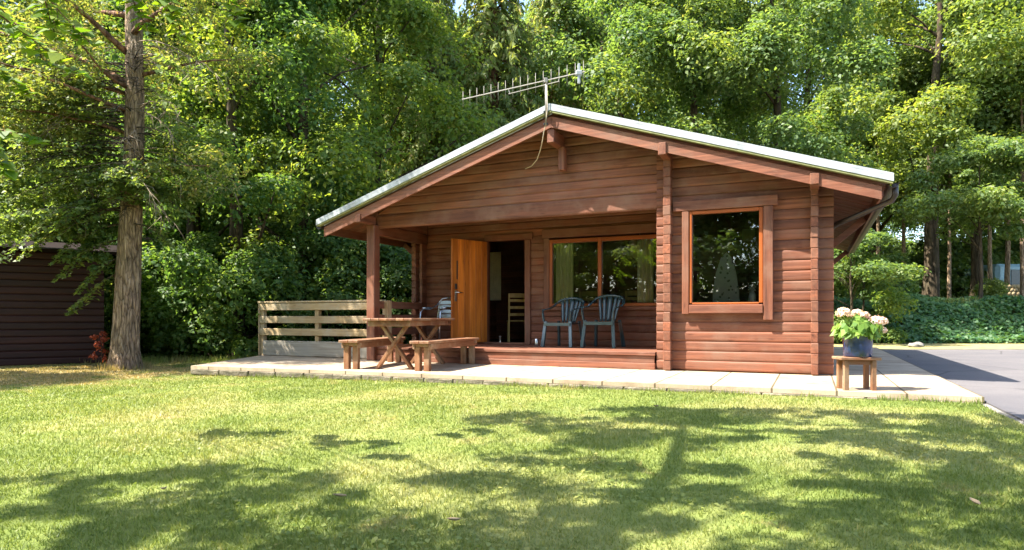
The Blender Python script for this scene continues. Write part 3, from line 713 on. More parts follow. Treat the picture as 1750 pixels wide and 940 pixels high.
dup(plc, cl(.30, 1.22, .252), CA+R(-4), (1.03, 1.03, 1.05), 'dark green plastic armchair on the porch, the one nearer the sunlit corner post')
# aluminium bistro chair behind the table
ac = thing('metal_chair', 'shiny aluminium slatted armchair standing behind the picnic table by the open door', 'chair', cl(-2.82, 1.02, .252), CA+R(-12))
for sx in (-1, 1):
    b = MB(); b.tube([(sx*.25, -.22, 0), (sx*.25, -.22, .40), (sx*.25, -.20, .60), (sx*.255, -.12, .665), (sx*.255, .04, .66), (sx*.245, .16, .70), (sx*.20, .24, .78)], .0125, 8); b.build('leg', M['alu'], ac)
    b = MB(); b.tube([(sx*.24, .30, 0), (sx*.21, .20, .43), (sx*.19, .25, .80), (sx*.14, .272, .86), (0, .278, .875)], .0125, 8); b.build('leg', M['alu'], ac)
    b = MB(); b.tube([(sx*.255, -.14, .675), (sx*.258, -.03, .685), (sx*.255, .08, .682)], .019, 8); b.build('armrest', M['black'] if False else M['alu'], ac)
b = MB()
for i in range(6): b.box((0, -.19+.075*i, .435-.006*i), (.41, .062, .008), None, .002)
b.build('seat', M['alu'], ac)
b = MB()
for i in range(4): b.box((0, .215+.016*i, .53+.085*i), (.38, .010, .068), Matrix.Rotation(R(-10), 3, 'X'), .002)
b.build('backrest', M['alu'], ac)
b = MB(); b.tube([(-.235, -.21, .425), (.235, -.21, .425)], .011, 8); b.tube([(-.21, .19, .40), (.21, .19, .40)], .011, 8); b.tube([(-.24, -.2, .425), (-.21, .2, .40)], .011, 8); b.tube([(.24, -.2, .425), (.21, .2, .40)], .011, 8); b.build('seat_frame', M['alu'], ac)

# stool, pot and hydrangea at the right
SP = Vector((3.60, 6.80, 0))
so = thing('plant_stool', 'small wooden stool carrying a blue flower pot at the patio corner', 'stool', tuple(SP), R(-6))
b = MB()
for i in range(2): b.box((0, -.064+.128*i, .327), (.40, .125, .030), None, .006)
b.build('seat', M['tableX'], so)
for sx in (-1, 1):
    for sy in (-1, 1):
        b = MB(); b.box((sx*.135, sy*.085, .155), (.048, .048, .310), None, .005); b.build('leg', M['tableZ'], so)
b = MB(); b.box((0, -.075, .286), (.222, .018, .045), None, .003); b.box((0, .075, .286), (.222, .018, .045), None, .003); b.build('apron', M['tableX'], so)
hy = thing('potted_hydrangea', 'pale pink hydrangea in a glazed blue pot on the stool', 'potted plant', tuple(SP+Vector((.015, 0, .3435))))
b = MB(); b.lathe([(0, 0), (.128, 0), (.135, .010), (.139, .12), (.141, .220), (.146, .226), (.146, .240), (.136, .244), (.131, .234), (.128, .2), (0, .2)], n=36); b.build('pot', M['pot'], hy)
b = MB(); b.lathe([(0, .207), (.12, .203), (.129, .20)], n=20); b.build('soil', M['terracotta'], hy)
def leafquads(P, Nn, S, rngn, asp=.55, fold=.22, droop=.0, axis=None):
    """six-vertex leaves (two quads each, folded along the midrib) -> vertices in groups of 4 per face."""
    n = len(P); a = rngn.normal(size=(n, 3)) if axis is None else axis
    a = a-(a*Nn).sum(1)[:, None]*Nn; a /= np.linalg.norm(a, axis=1)[:, None]+1e-9
    b = np.cross(Nn, a); S = S[:, None]
    base = P-a*S*.5; tip = P+a*S*.5-Nn*S*(.12+droop); l1 = P-a*S*.06+b*S*asp*.5+Nn*S*fold*.4; r1 = P-a*S*.06-b*S*asp*.5+Nn*S*fold*.4
    V = np.stack([base, r1, tip, l1], 1).reshape(-1, 3); return V
rn = np.random.default_rng(5)
heads = [(-.165, -.03, .455, .085), (-.10, .10, .44, .07), (.03, .06, .445, .075), (.115, .10, .42, .07), (.175, -.04, .36, .095), (.265, .03, .365, .075), (.22, -.06, .27, .06), (.06, -.02, .435, .05)]
heads = [(x, y, z, r*.86) for x, y, z, r in heads]
PP, NN = [], []
for i in range(330):
    a = rn.uniform(0, 2*math.pi); r = .205*math.sqrt(rn.uniform(.05, 1)); z = .21+.21*rn.uniform(0, 1)**.8*(1.15-r/.3)
    PP.append((r*math.cos(a)*1.12, r*math.sin(a), z)); NN.append((math.cos(a)*.7, math.sin(a)*.7-.35, .75+rn.uniform(-.4, .3)))
PP = np.array(PP); NN = np.array(NN)+rn.normal(size=(len(PP), 3))*.28; NN /= np.linalg.norm(NN, axis=1)[:, None]
ax = PP*np.array([1, 1, .0])+rn.normal(size=PP.shape)*.05
npmesh('foliage', leafquads(PP, NN, rn.uniform(.07, .135, len(PP)), rn, .66, .2, .18, ax), 4, M['leaf_hyd'], hy)
b = MB(); rg = random.Random(8)
for x, y, z, r in heads: b.tube([(x*.15, y*.15, .2), (x*.6, y*.6, .3), (x, y, z-.02)], .006, 6)
b.build('stem', M['leaf_hyd'], hy)
for x, y, z, r in heads:
    n = int(330*(r/.08)**2); d = rn.normal(size=(n, 3)); d /= np.linalg.norm(d, axis=1)[:, None]; d[:, 2] = np.where(d[:, 2] < -.45, -d[:, 2], d[:, 2])
    P = np.array([x, y, z])+d*r*np.array([1, 1, .78])*rn.uniform(.8, 1.03, (n, 1))
    Nd = d+rn.normal(size=d.shape)*.35; Nd /= np.linalg.norm(Nd, axis=1)[:, None]
    npmesh('flower_head', leafquads(P, Nd, rn.uniform(.018, .028, n), rn, .95, .1), 4, M['petal'], hy)

# ------------------------------------------------------------------ trees and plants
def unit(a): return a/(np.linalg.norm(a, axis=-1, keepdims=True)+1e-9)
def crown_pts(rn, centers, radii, per, flat=.75, shell=.55):
    """leaf positions and outward-up normals around clump centres."""
    k = len(centers); d = unit(rn.normal(size=(k, per, 3))); d[..., 2] = np.abs(d[..., 2])*np.where(rn.random((k, per)) < .75, 1, -1)
    rr = (shell+(1-shell)*rn.random((k, per))**.7)[..., None]
    off = d*rr*radii[:, None, None]*np.array([1, 1, flat])
    lump = 1+.28*np.sin(d[..., 0:1]*5+rn.uniform(0, 6, (k, 1, 1)))*np.sin(d[..., 1:2]*5+rn.uniform(0, 6, (k, 1, 1)))
    P = centers[:, None, :]+off*lump
    Nn = unit(d*.75+np.array([0, 0, .55])+rn.normal(size=d.shape)*.42)
    return P.reshape(-1, 3), Nn.reshape(-1, 3)
def clump_centers(rn, n, H, base, Rr, prof=.75, inner=.5, squash=1.0):
    out = []
    while len(out) < n:
        f = rn.random(); rmax = Rr*(math.sin(math.pi*min(1, (f*.94+.06)**prof))**.55)
        a = rn.uniform(0, 2*math.pi); r = rmax*(inner+(1-inner)*rn.random()**.6)
        out.append((r*math.cos(a), r*math.sin(a)*squash, base+(H-base)*f))
    return np.array(out)
def trunk_mesh(rg, H, r0, base, centers, nl=14, lean=.3, flare=1.35, n=10, top=.9):
    b = MB(); pts = []; rad = []
    k = 9; ox = rg.uniform(-lean, lean); oy = rg.uniform(-lean, lean)
    for i in range(k+1):
        f = i/k; pts.append(Vector((ox*f*f+rg.uniform(-.03, .03)*(i > 0), oy*f*f+rg.uniform(-.03, .03)*(i > 0), H*top*f-.15*(i == 0)))); rad.append(r0*(flare if i == 0 else 1)*(1-.8*f))
    pts.insert(1, pts[0].lerp(pts[1], .12)); rad.insert(1, r0*1.12)
    b.tube(pts, rad, n, True, .05, rg)
    def at(z):
        f = max(0, min(1, z/(H*top))); return Vector((ox*f*f, oy*f*f, H*top*f)), r0*(1-.8*f)
    cs = list(centers); rg.shuffle(cs)
    for c in cs[:nl]:
        c = Vector(c); hz = max(base*.75, c.z-.55*math.hypot(c.x, c.y)-.3); p, r = at(min(hz, H*.85))
        mid = p.lerp(c, .5)+Vector((rg.uniform(-.2, .2), rg.uniform(-.2, .2), rg.uniform(-.1, .3)))
        b.tube([p, p.lerp(mid, .5)+Vector((0, 0, .06)), mid, c], [r*.45, r*.34, r*.22, .012], 6)
    return b
def broadleaf(name, seed, H, base, Rr, ncl, per, clr, ls, leaf, brk, r0, prof=.75, label=None, cat='tree', loc=(0, 0, 0), group=None, inner=.5, nl=14, flat=.75):
    rn = np.random.default_rng(seed); rg = random.Random(seed)
    t_ = thing(name, label, cat, loc, 0, group)
    cs = clump_centers(rn, ncl, H, base, Rr, prof, inner); rad = rn.uniform(.65, 1.25, ncl)*clr
    P, Nn = crown_pts(rn, cs, rad, per, flat)
    ok = P[:, 2] > .05; P, Nn = P[ok], Nn[ok]
    npmesh('crown', leafquads(P, Nn, rn.uniform(.65, 1.3, len(P))*ls, rn, .62, .25, .05), 4, leaf, t_)
    trunk_mesh(rg, H, r0, base, cs, nl).build('trunk', brk, t_)
    return t_
def spray_branch(rn, rg, start, d, ln, droop, ntw, leafn, ls, B, PP, NN, AA, r0=.012):
    """a flat leafy spray along a drooping branch."""
    d = Vector(d).normalized(); p = Vector(start); pts = [p.copy()]; k = 8
    for i in range(k):
        d = (d+Vector((rg.uniform(-.1, .1), rg.uniform(-.1, .1), -droop/k))).normalized(); p = p+d*ln/k; pts.append(p.copy())
    B.tube(pts, [r0*(1-.85*i/k) for i in range(k+1)], 5)
    for i in range(ntw):
        f = .12+.88*i/ntw; q = f*k; j = min(int(q), k-1); a = pts[j].lerp(pts[j+1], q-j); dd = (pts[j+1]-pts[j]).normalized()
        side = dd.cross(Vector((0, 0, 1))).normalized()*(1 if i % 2 else -1)
        td = (dd*.7+side*rg.uniform(.5, .9)+Vector((0, 0, rg.uniform(-.35, .15)))).normalized(); tl = ln*.34*(1.1-f)*rg.uniform(.7, 1.2)
        e = a+td*tl-Vector((0, 0, tl*.2)); B.tube([a, a.lerp(e, .5)+Vector((0, 0, .02)), e], [r0*.4, r0*.3, r0*.12], 4)
        for m_ in range(leafn):
            g_ = (m_+.5)/leafn; c = a.lerp(e, g_); sd = td.cross(Vector((0, 0, 1))).normalized()*(1 if m_ % 2 else -1)
            PP.append(c+sd*ls*.4+Vector((rg.uniform(-.01, .01),)*3)); AA.append(td*.6+sd*.8); NN.append(Vector((rg.uniform(-.35, .35), rg.uniform(-.35, .35), 1)))
def finish_leaves(name, PP, NN, AA, ls, rn, material, parent, asp=.6):
    P = np.array([tuple(x) for x in PP]); Nn = unit(np.array([tuple(x) for x in NN])); A = np.array([tuple(x) for x in AA])
    return npmesh(name, leafquads(P, Nn, rn.uniform(.7, 1.25, len(P))*ls, rn, asp, .2, .05, A), 4, material, parent)
def gz(x, y): return float(groundz(x, y))
def at(px, Yd): x = (px-875)/1111*Yd; return (x, Yd, gz(x, Yd))

# --- prototypes, each standing at its first place
GW = 'trees in the wood behind the cabin'
P_A = broadleaf('sycamore_tree', 31, 12.8, 3.9, 3.1, 64, 620, .95, .135, M['leaf_bright'], M['bark_dark'], .24, label='sunlit sycamore rising behind the middle of the right roof slope', loc=at(1190, 23.0), group=GW)
P_B = broadleaf('broadleaf_tree', 32, 10.5, .4, 2.6, 66, 560, .85, .115, M['leaf_mid'], M['bark_dark'], .20, .85, label='dark leafy tree clothed to the ground just left of the porch railing', loc=at(405, 15.2), group=GW, nl=16)
P_D = broadleaf('understorey_tree', 34, 5.4, 2.4, 2.3, 30, 420, .62, .135, M['leaf_bright'], M['bark_dark'], .07, .8, label='low understorey tree with pale layered leaves over the far edge of the drive', loc=at(1675, 22.4), group=GW, nl=12, flat=.62)
P_E = broadleaf('leafy_shrub', 35, 2.6, .1, 1.25, 22, 420, .55, .10, M['leaf_mid'], M['bark_dark'], .05, .6, label='bushy shrub standing between the big trunk and the railing', cat='shrub', loc=at(300, 16.0), group='shrubs at the edge of the wood', nl=8)
def conifer(seed, H, Rr, label, loc):
    rn = np.random.default_rng(seed); rg = random.Random(seed); t_ = thing('conifer_tree', label, 'tree', loc, 0, GW)
    PP, NN, AA = [], [], []; b = MB(); b.tube([(0, 0, -.2), (0, 0, .3), (0, 0, H*.5), (0, 0, H)], [.30, .24, .14, .01], 10)
    z = 1.2
    while z < H-.3:
        r = Rr*(1-z/H)**.75; nb = 9
        for i in range(nb):
            a = 2*math.pi*(i+rg.random()*.8)/nb; d = np.array([math.cos(a), math.sin(a), 0.]); ln = r*rg.uniform(.75, 1.1)
            tip = np.array([0, 0, z])+d*ln+np.array([0, 0, -.28*ln]); b.tube([(0, 0, z), tuple(np.array([0, 0, z+.05*ln])+d*ln*.5), tuple(tip)], [.03, .018, .004], 4)
            n = int(115*ln/Rr)+16; f = rn.uniform(.25, 1.03, n)**.8
            pos = np.array([0, 0, z])+d*(ln*f)[:, None]; pos[:, 2] += .1*ln*f*(1-f)*4-.28*ln*f*f
            perp = np.array([-d[1], d[0], 0]); wd = rn.normal(size=n)*.26*ln*(1.1-f)/1.4
            pos += perp*wd[:, None]; pos[:, 2] -= np.abs(rn.normal(size=n))*.16+np.abs(wd)*.5
            ax_ = d*.45+perp*np.sign(wd)[:, None]*.5+np.array([0, 0, -.9])+rn.normal(size=(n, 3))*.3
            PP.append(pos); AA.append(ax_); NN.append(d*.6+np.array([0, 0, .6])+rn.normal(size=(n, 3))*.45)
        z += rg.uniform(.26, .40)
    P = np.concatenate(PP); A = np.concatenate(AA); Nn = unit(np.concatenate(NN))
    npmesh('crown', leafquads(P, Nn, rn.uniform(.16, .34, len(P)), rn, .30, .1, .15, A), 4, M['leaf_conifer'], t_)
    b.build('trunk', M['bark_red'], t_); return t_
P_C = conifer(33, 15.5, 3.0, 'drooping conifer behind the cabin directly above the aerial', at(845, 22.0))

# --- copies in the wood
def put(proto, px, Yd, sc, label, rz=None, group=None, rg=random.Random(77)):
    if px > 1455 and proto is not P_D and proto.get('category') == 'tree' and Yd < 30: Yd *= 1.14; sc = sc*1.12
    return dup(proto, at(px, Yd), rg.uniform(0, 6.28) if rz is None else rz, sc, label, group)
put(P_A, 1335, 22.5, 1.0, 'sunlit sycamore over the right-hand eave of the cabin')
put(P_A, 1590, 23.6, 1.12, 'stout-trunked sycamore above the blue flower pot, behind the ivy bank')
put(P_A, 1668, 25.0, .98, 'sycamore with a mottled brown trunk, second large trunk right of the flower pot')
put(P_A, 1820, 23.5, 1.1, 'sycamore whose crown fills the upper right corner')
put(P_A, 1060, 24.0, 1.1, 'sunlit sycamore behind the ridge, right of the aerial')
put(P_C, 945, 25.0, 1.05, 'second drooping conifer behind the right end of the aerial')
put(P_C, 735, 21.0, .92, 'drooping conifer above the middle of the left roof slope')
put(P_B, 640, 18.8, 1.18, 'dark leafy tree behind the left end of the roof')
put(P_B, 520, 16.6, 1.12, 'dark leafy tree behind the railing, left of the roof edge')
put(P_B, 330, 17.4, 1.15, 'dark leafy tree filling the gap right of the big bare trunk')
put(P_B, 700, 23.5, 1.25, 'tall broadleaf tree farther back above the left roof slope')
put(P_B, 215, 19.5, 1.1, 'broadleaf tree straight behind the big bare trunk')
put(P_B, 90, 18.5, 1.05, 'broadleaf tree rising behind the dark shed')
put(P_A, -20, 18.0, .95, 'pale-leaved sycamore at the left edge above the dark shed')
put(P_A, 250, 24.0, 1.05, 'sycamore deep in the wood behind the dark shed')
put(P_A, 450, 24.5, 1.1, 'sycamore deep in the wood above the railing')
put(P_B, -190, 19.0, 1.1, 'broadleaf tree beyond the left edge of the view')
put(P_D, 1790, 21.5, 1.0, 'low understorey tree with pale leaves at the right edge, over the caravan')
put(P_D, 1455, 19.4, (.75, .75, .62), 'low leafy tree close behind the right cabin wall')
rgb = random.Random(9)
for i, px in enumerate(range(-60, 1900, 122)):                       # a farther row closes the wood
    put(P_B, px+60, (43 if px < 1400 else 56)+rgb.uniform(0, 4), 2.0, 'distant tree deep in the wood, showing only as leaves between the nearer crowns', None, 'distant trees closing the wood')
    put(P_A if i % 3 else P_B, px+rgb.uniform(-30, 30), 31+rgb.uniform(0, 6), 1.25 if i % 3 else 1.6, 'distant tree deep in the wood, showing only as leaves between the nearer crowns', None, 'distant trees closing the wood')
for px, Yd, sc, lb in ((360, 15.0, 1.0, 'bushy shrub left of the dark trunk by the railing'), (455, 14.6, .9, 'bushy shrub right behind the left end of the railing'), (560, 15.6, 1.05, 'bushy shrub behind the middle of the railing'), (640, 15.4, 1.0, 'bushy shrub seen between the porch post and the cabin wall'), (690, 16.2, 1.1, 'bushy shrub close behind the porch side rail'), (1475, 19.7, .95, 'bushy dark shrub behind the hydrangea')):
    put(P_E, px, Yd, sc, lb)
P_F = broadleaf('woodland_bush', 36, 1.9, .1, 1.1, 20, 380, .5, .12, M['leaf_bright'], M['bark_dark'], .03, .6, label='bright bush on the bank top right of the hydrangea', cat='shrub', loc=at(1515, 25.5), group='bushes on the bank behind the drive', nl=6)
rgb = random.Random(19)
for i in range(26):
    px = 1400+i*17+rgb.uniform(-8, 8); put(P_F, px, 33+rgb.uniform(0, 9), rgb.uniform(1.3, 2.2), 'sunlit bush deep between the trunks on the right', None, 'bushes deep in the wood')
for i in range(12):
    px = 60+i*55+rgb.uniform(-15, 15); put(P_E, px, 20.5+rgb.uniform(0, 3), rgb.uniform(1.0, 1.6), 'bush deep in the wood behind the railing and shed', None, 'bushes deep in the wood')
for px, Yd, sc, lb in ((1575, 32, .9, 'bright bush far behind the stout trunk, seen on its left'), (1640, 33, .9, 'bright bush far back between the stout trunk and the mottled trunk'), (1693, 26.2, .55, 'bright low bush on the bank just left of the caravan'), (1500, 23.4, .8, 'bright bush low on the bank above the flower heads')):
    put(P_F, px, Yd, sc, lb)
# slim trunks between the big ones
P_S = broadleaf('slim_tree', 41, 9.5, 5.0, 1.7, 22, 380, .65, .17, M['leaf_bright'], M['bark'], .085, label='slim young tree between the sycamore trunks above the flower pot', loc=at(1622, 27.6), group=GW, nl=8)
for px, Yd, sc, lb in ((1500, 26, 1.0, 'slim young tree just right of the hydrangea'), (1545, 27, 1.1, 'slim pale young tree left of the stout sycamore'), (1692, 24.2, 1.0, 'slim young tree between the mottled trunk and the leaning one'), (1748, 22.6, 1.05, 'slim pale trunk at the right edge, right of the caravan')):
    put(P_S, px, Yd, sc, lb)
put(P_S, 1722, 25.5, 1.25, 'tall thin tree whose trunk stands beside the pale blue caravan')
# trees behind the viewpoint, mirrored in the panes
for x, y, sc, lb in ((-9.5, -4.2, .9, 'near lawn tree, mirrored in the right half of the porch window'), (-12.6, -4.8, 1.0, 'tree on the near side of the lawn, mirrored in the middle of the porch window'), (-15.8, -3.2, 1.1, 'near lawn tree, mirrored in the left half of the porch window'), (-6.6, -6.6, .9, 'tree on the near side of the lawn, mirrored high in the right window'), (-4, -8.8, 1.0, 'tree on the near side of the lawn, mirrored in the right window'), (-18.5, -7, 1.15, 'tree on the near side of the lawn, mirrored behind the others')):
    dup(P_B, (x, y, -.15), x, sc, lb, 'trees behind the viewpoint')

dup(P_A, (-12.3, 8.3, -.16), 1.0, .62, 'young tree beyond the left edge that dapples the grass before the shed')
for x, y, sc, lb in ((-5.2, -5.0, 2.3, 'tall shrub across the lawn, mirrored in the right window'), (-7.6, -6.0, 2.3, 'tall shrub across the lawn, mirrored at the right of the right window'), (-3.2, -7.0, 2.4, 'tall shrub across the lawn, mirrored at the left of the right window'), (-11, -3.6, 1.9, 'tall shrub across the lawn, mirrored low in the porch window'), (-14.2, -4.6, 2.2, 'tall shrub across the lawn, mirrored low at the left of the porch window')):
    dup(P_E, (x, y, -.15), x*2, sc, lb, 'shrubs behind the viewpoint')

for x, y, sc, lb in ((-8.6, -2.6, 1.0, 'layered pale tree across the lawn, mirrored in the right porch pane'), (-11.2, -1.4, 1.05, 'layered pale tree across the lawn, mirrored in the left porch pane')):
    dup(P_D, (x, y, -.15), x, sc, lb, 'trees behind the viewpoint')
# --- big tree at the left
bt = thing('larch_tree', 'big rough-barked tree with a bare lower trunk at the left of the lawn', 'tree', (-6.93, 11.6, -.165))
rg = random.Random(52); rn = np.random.default_rng(52)
b = MB(); pts, rad = [], []; n = 26; H = 11.5
for i in range(n+1):
    f = i/n; z = H*f
    pts.append(Vector((.20*f*2.2 if f < .4 else .176, .05*math.sin(f*5), z-.1))); rad.append((.215-.15*f)+.055*math.exp(-z/.14)+.02*math.exp(-z/1.0))
nn = 30; o0 = len(b.v); vs = []
for i, p in enumerate(pts):
    for q in range(nn):
        a = 2*math.pi*q/nn; r = rad[i]*(1+.055*math.sin(a*5+.6+i*.13)*math.exp(-i/9.)+.03*math.sin(a*11+i*.9)+rg.uniform(-.03, .03))+(.05*max(0, math.sin(a*4+1))*math.exp(-i*H/n/.28))
        vs.append(p+Vector((math.cos(a)*r, math.sin(a)*r, 0)))
b.add(vs, [(i*nn+q, i*nn+(q+1) % nn, (i+1)*nn+(q+1) % nn, (i+1)*nn+q) for i in range(n) for q in range(nn)], True)
PP, NN, AA = [], [], []; Bb = MB()
def limb(z, a, ln, up, r, k=6):
    p = Vector((.02*z, 0, z)); d = Vector((math.cos(a), math.sin(a), up)); out = [p]
    for i in range(k):
        d = (d+Vector((rg.uniform(-.2, .2), rg.uniform(-.2, .2), rg.uniform(-.14, .10)))).normalized(); p = p+d*ln/k; out.append(p)
    Bb.tube(out, [r*(1-.85*i/k) for i in range(k+1)], 7); return out
limbs = []
for z, a, ln, up, r in ((5.05, R(178), 2.6, .75, .075), (5.1, R(100), 1.8, .9, .05), (5.2, R(20), 2.2, .25, .04), (5.6, R(230), 2.2, .5, .06), (5.9, R(-30), 2.2, .5, .06), (6.3, R(150), 2.4, .4, .06), (6.8, R(60), 2.2, .4, .05), (4.1, R(190), 1.6, .1, .025), (3.6, R(-15), 1.9, .12, .028), (7.3, R(200), 2.4, .3, .05), (7.8, R(-60), 2.2, .3, .05), (8.4, R(20), 2.0, .3, .04), (9, R(150), 1.8, .3, .04), (9.7, R(270), 1.6, .3, .04), (4.6, R(235), 2.3, .12, .04), (5.0, R(262), 1.9, .15, .035), (4.2, R(215), 2.4, .15, .035), (4.9, R(200), 2.8, .1, .04)): limbs.append(limb(z, a, ln, up, r))
LC, LR = [], []
for ps in limbs:
    for p in ps[2:]:
        for q in range(3):
            c = p+Vector((rg.uniform(-.5, .5), rg.uniform(-.5, .5), rg.uniform(-.45, .3)))
            if abs(c.x-.1) < .45 and c.y < .2 and c.z < 5.0: continue
            LC.append(tuple(c)); LR.append(rg.uniform(.25, .5))
P, Nn = crown_pts(rn, np.array(LC), np.array(LR), 105, .65, .2)
def clear_of_trunk(P): return ~((np.abs(P[:, 0]*.86+P[:, 1]*.51-.09) < .36) & (P[:, 0]*.51-P[:, 1]*.86 > -.05) & (((P[:, 2] > 3.55) & (P[:, 2] < 6.2)) | (P[:, 2] < 2.9)))
kk = clear_of_trunk(P); P, Nn = P[kk], Nn[kk]
b.build('trunk', M['bark'], bt); Bb.build('limb', M['bark_red'], bt)
npmesh('crown', leafquads(P, Nn, rn.uniform(.05, .10, len(P)), rn, .5, .2), 4, M['leaf_larch'], bt)
# hanging beech-like sprays low on the trunk
PP, NN, AA = [], [], []; Bs = MB()
for z, a, ln, up, dr in ((3.35, R(185), 1.9, .15, .9), (3.1, R(195), 1.6, .05, .9), (2.9, R(200), 2.0, -.05, 1.0), (2.6, R(190), 1.5, -.05, 1.0), (2.35, R(192), 1.5, -.2, .8), (2.05, R(188), 1.1, -.35, .8), (1.8, R(185), 1.35, -.45, .5), (3.7, R(170), 2.2, .2, 1.0), (4.0, R(205), 2.4, .2, 1.0), (3.5, R(215), 2.2, .1, 1.0), (4.3, R(185), 2.6, .2, 1.1), (3.0, R(225), 1.4, .0, .9), (2.9, R(-70), .9, .1, 1.0), (3.4, R(-80), 1.0, .1, 1.0), (3.9, R(-50), 1.3, .1, 1.0), (2.6, R(-20), 1.2, .0, .8), (3.2, R(-10), 1.5, .1, 1.0), (4.3, R(-20), 1.6, .1, 1.0))+tuple((rg.uniform(2.6, 5.4), R(rg.uniform(145, 225)), rg.uniform(1.4, 3.2), rg.uniform(-.1, .6), rg.uniform(.5, 1.3)) for _ in range(40))+tuple((rg.uniform(2.9, 5.6), R(rg.uniform(-85, 35)), rg.uniform(.8, 2.0), rg.uniform(.0, .4), rg.uniform(.7, 1.1)) for _ in range(20)):
    spray_branch(rn, rg, (.03*z, 0, z), (math.cos(a), math.sin(a), up), ln, dr, 15, 8, .085, Bs, PP, NN, AA, .014)
kk = clear_of_trunk(np.array([tuple(p) for p in PP])); PP = [p for p, q in zip(PP, kk) if q]; AA = [p for p, q in zip(AA, kk) if q]; NN = [p for p, q in zip(NN, kk) if q]
NN = [n_+Vector((rg.uniform(-.8, .8), rg.uniform(-1.0, .4), 0)) for n_ in NN]
Bs.build('spray_twig', M['bark_dark'], bt); finish_leaves('spray_leaves', PP, NN, AA, .10, rn, M['leaf_bright'], bt, .62)
LC, LR = [], []
for i in range(105):
    x_ = rg.uniform(-3.0, -.15); z_ = 2.28+abs(rg.gauss(0, .75))-.25*x_*rg.random()*.4; LC.append((x_, rg.uniform(-.5, .9), z_)); LR.append(rg.uniform(.16, .38))
for i in range(16): LC.append((rg.uniform(-.9, -.2), rg.uniform(-.2, .3), rg.uniform(1.75, 2.6))); LR.append(rg.uniform(.10, .2))
for i in range(46): LC.append((rg.uniform(.2, 1.6), rg.uniform(-.2, .9), rg.uniform(2.7, 4.6))); LR.append(rg.uniform(.15, .34))
for i in range(9): LC.append((rg.uniform(-.2, .45), rg.uniform(-.5, -.25), rg.uniform(3.0, 3.5))); LR.append(rg.uniform(.12, .2))
P, Nn = crown_pts(rn, np.array(LC), np.array(LR), 70, .6, .2)
kk = clear_of_trunk(P); P, Nn = P[kk], Nn[kk]
npmesh('foliage', leafquads(P, Nn, rn.uniform(.06, .115, len(P)), rn, .62, .2, .08), 4, M['leaf_bright'], bt)
Bd = MB()                              # dead drooping twigs
for i in range(30):
    z = rg.uniform(3.0, 6.0); a = rg.choice((rg.uniform(-.7, .4), rg.uniform(2.7, 3.7))); p = Vector((.03*z, 0, z)); d = Vector((math.cos(a), math.sin(a)-.3, rg.uniform(-.1, .35))).normalized(); ps = [p]
    ln = rg.uniform(.8, 2.4)
    for j in range(7): d = (d+Vector((rg.uniform(-.22, .22), rg.uniform(-.22, .22), -.13))).normalized(); p = p+d*ln/7; ps.append(p)
    Bd.tube(ps, [.013*(1-.85*j/7) for j in range(8)], 4)
    for q in ps[3:]:
        for _ in range(2): e = q+Vector((rg.uniform(-.25, .25), rg.uniform(-.25, .25), rg.uniform(-.5, -.1))); Bd.tube([q, q.lerp(e, .5)+Vector((rg.uniform(-.05, .05), 0, .03)), e], [.005, .004, .0015], 3)
Bd.build('dead_twig', M['twig'], bt)
# small copper-leaved shrub at its foot
rs = thing('copper_shrub', 'small copper-leaved shrub at the foot of the big trunk', 'shrub', (-7.42, 11.75, -.16))
P, Nn = crown_pts(rn, np.array([(0, 0, .28), (.10, 0, .14), (-.07, .03, .42), (.07, -.03, .52), (-.14, 0, .2), (.02, .02, .62), (-.1, -.04, .56)]), np.array([.12, .10, .09, .07, .07, .06, .06]), 42)
npmesh('foliage', leafquads(P, Nn, rn.uniform(.04, .075, len(P)), rn, .6), 4, M['leaf_red'], rs)
b = MB(); b.tube([(0, 0, -.03), (.01, 0, .3), (0, 0, .5)], [.012, .009, .004], 5); b.build('stem', M['bark_dark'], rs)

# --- the shade tree left of the viewpoint, with one bough hanging into the top left corner
sh = thing('lime_tree', 'lime tree whose bright near leaves hang into the top left corner', 'tree', (-5.6, -.6, -.16))
rn = np.random.default_rng(61); rg = random.Random(61)
cs = []
while len(cs) < 720:                    # clumps placed so that their shade dapples the near lawn
    gx_, gy_ = rn.uniform(-4.5, 6.0), rn.uniform(1.2, 6.4)
    top = np.interp(gx_, [-4.5, -3, -2, -1, 0, 1, 2.5, 4, 6], [3.0, 3.5, 4.1, 4.9, 5.9, 6.2, 6.0, 5.6, 4.8])
    if gy_ > top-.15: continue
    if math.sin(gx_*2.3+gy_*1.1)*math.sin(gy_*2.9-gx_*.7+1)+rn.normal()*.55 < -.55: continue
    h_ = rn.uniform(4.6, 7.6); p = np.array([gx_-.705*h_, gy_-.135*h_, h_-.1])
    q = p-np.array([-2.9, 4.1, 2.8]); sd_ = -np.array(LDIR); off = np.linalg.norm(q-sd_*q.dot(sd_))
    if p[2] > 1.6+.52*max(0, p[1]) and off > .9: cs.append(p)
cs = np.array(cs)-np.array([-5.6, -.6, -.16])
P, Nn = crown_pts(rn, cs, rn.uniform(.07, .23, len(cs)), 40, .6)
npmesh('crown', leafquads(P, Nn, rn.uniform(.07, .13, len(P)), rn, .8, .2), 4, M['leaf_near'], sh)
b = trunk_mesh(rg, 9.5, .28, 3.0, [], 0)
for c in cs[::14]:
    c = Vector(c); p = Vector((0, 0, max(2.6, c.z-.45*math.hypot(c.x, c.y)))); md = p.lerp(c, .55)+Vector((0, 0, .25)); b.tube([p, p.lerp(md, .5)+Vector((0, 0, .15)), md, c], [.026, .018, .011, .004], 6)
bough = [Vector((0, 0, 3.0)), Vector((1.2, .9, 4.2)), Vector((2.1, 2.0, 5.2)), Vector((2.5, 3.4, 5.7)), Vector((2.7, 4.9, 6.1))]
b.tube(bough, [.10, .085, .07, .06, .03], 8)
b.build('trunk', M['bark_dark'], sh)
PP, NN, AA = [], [], []; Bn = MB()
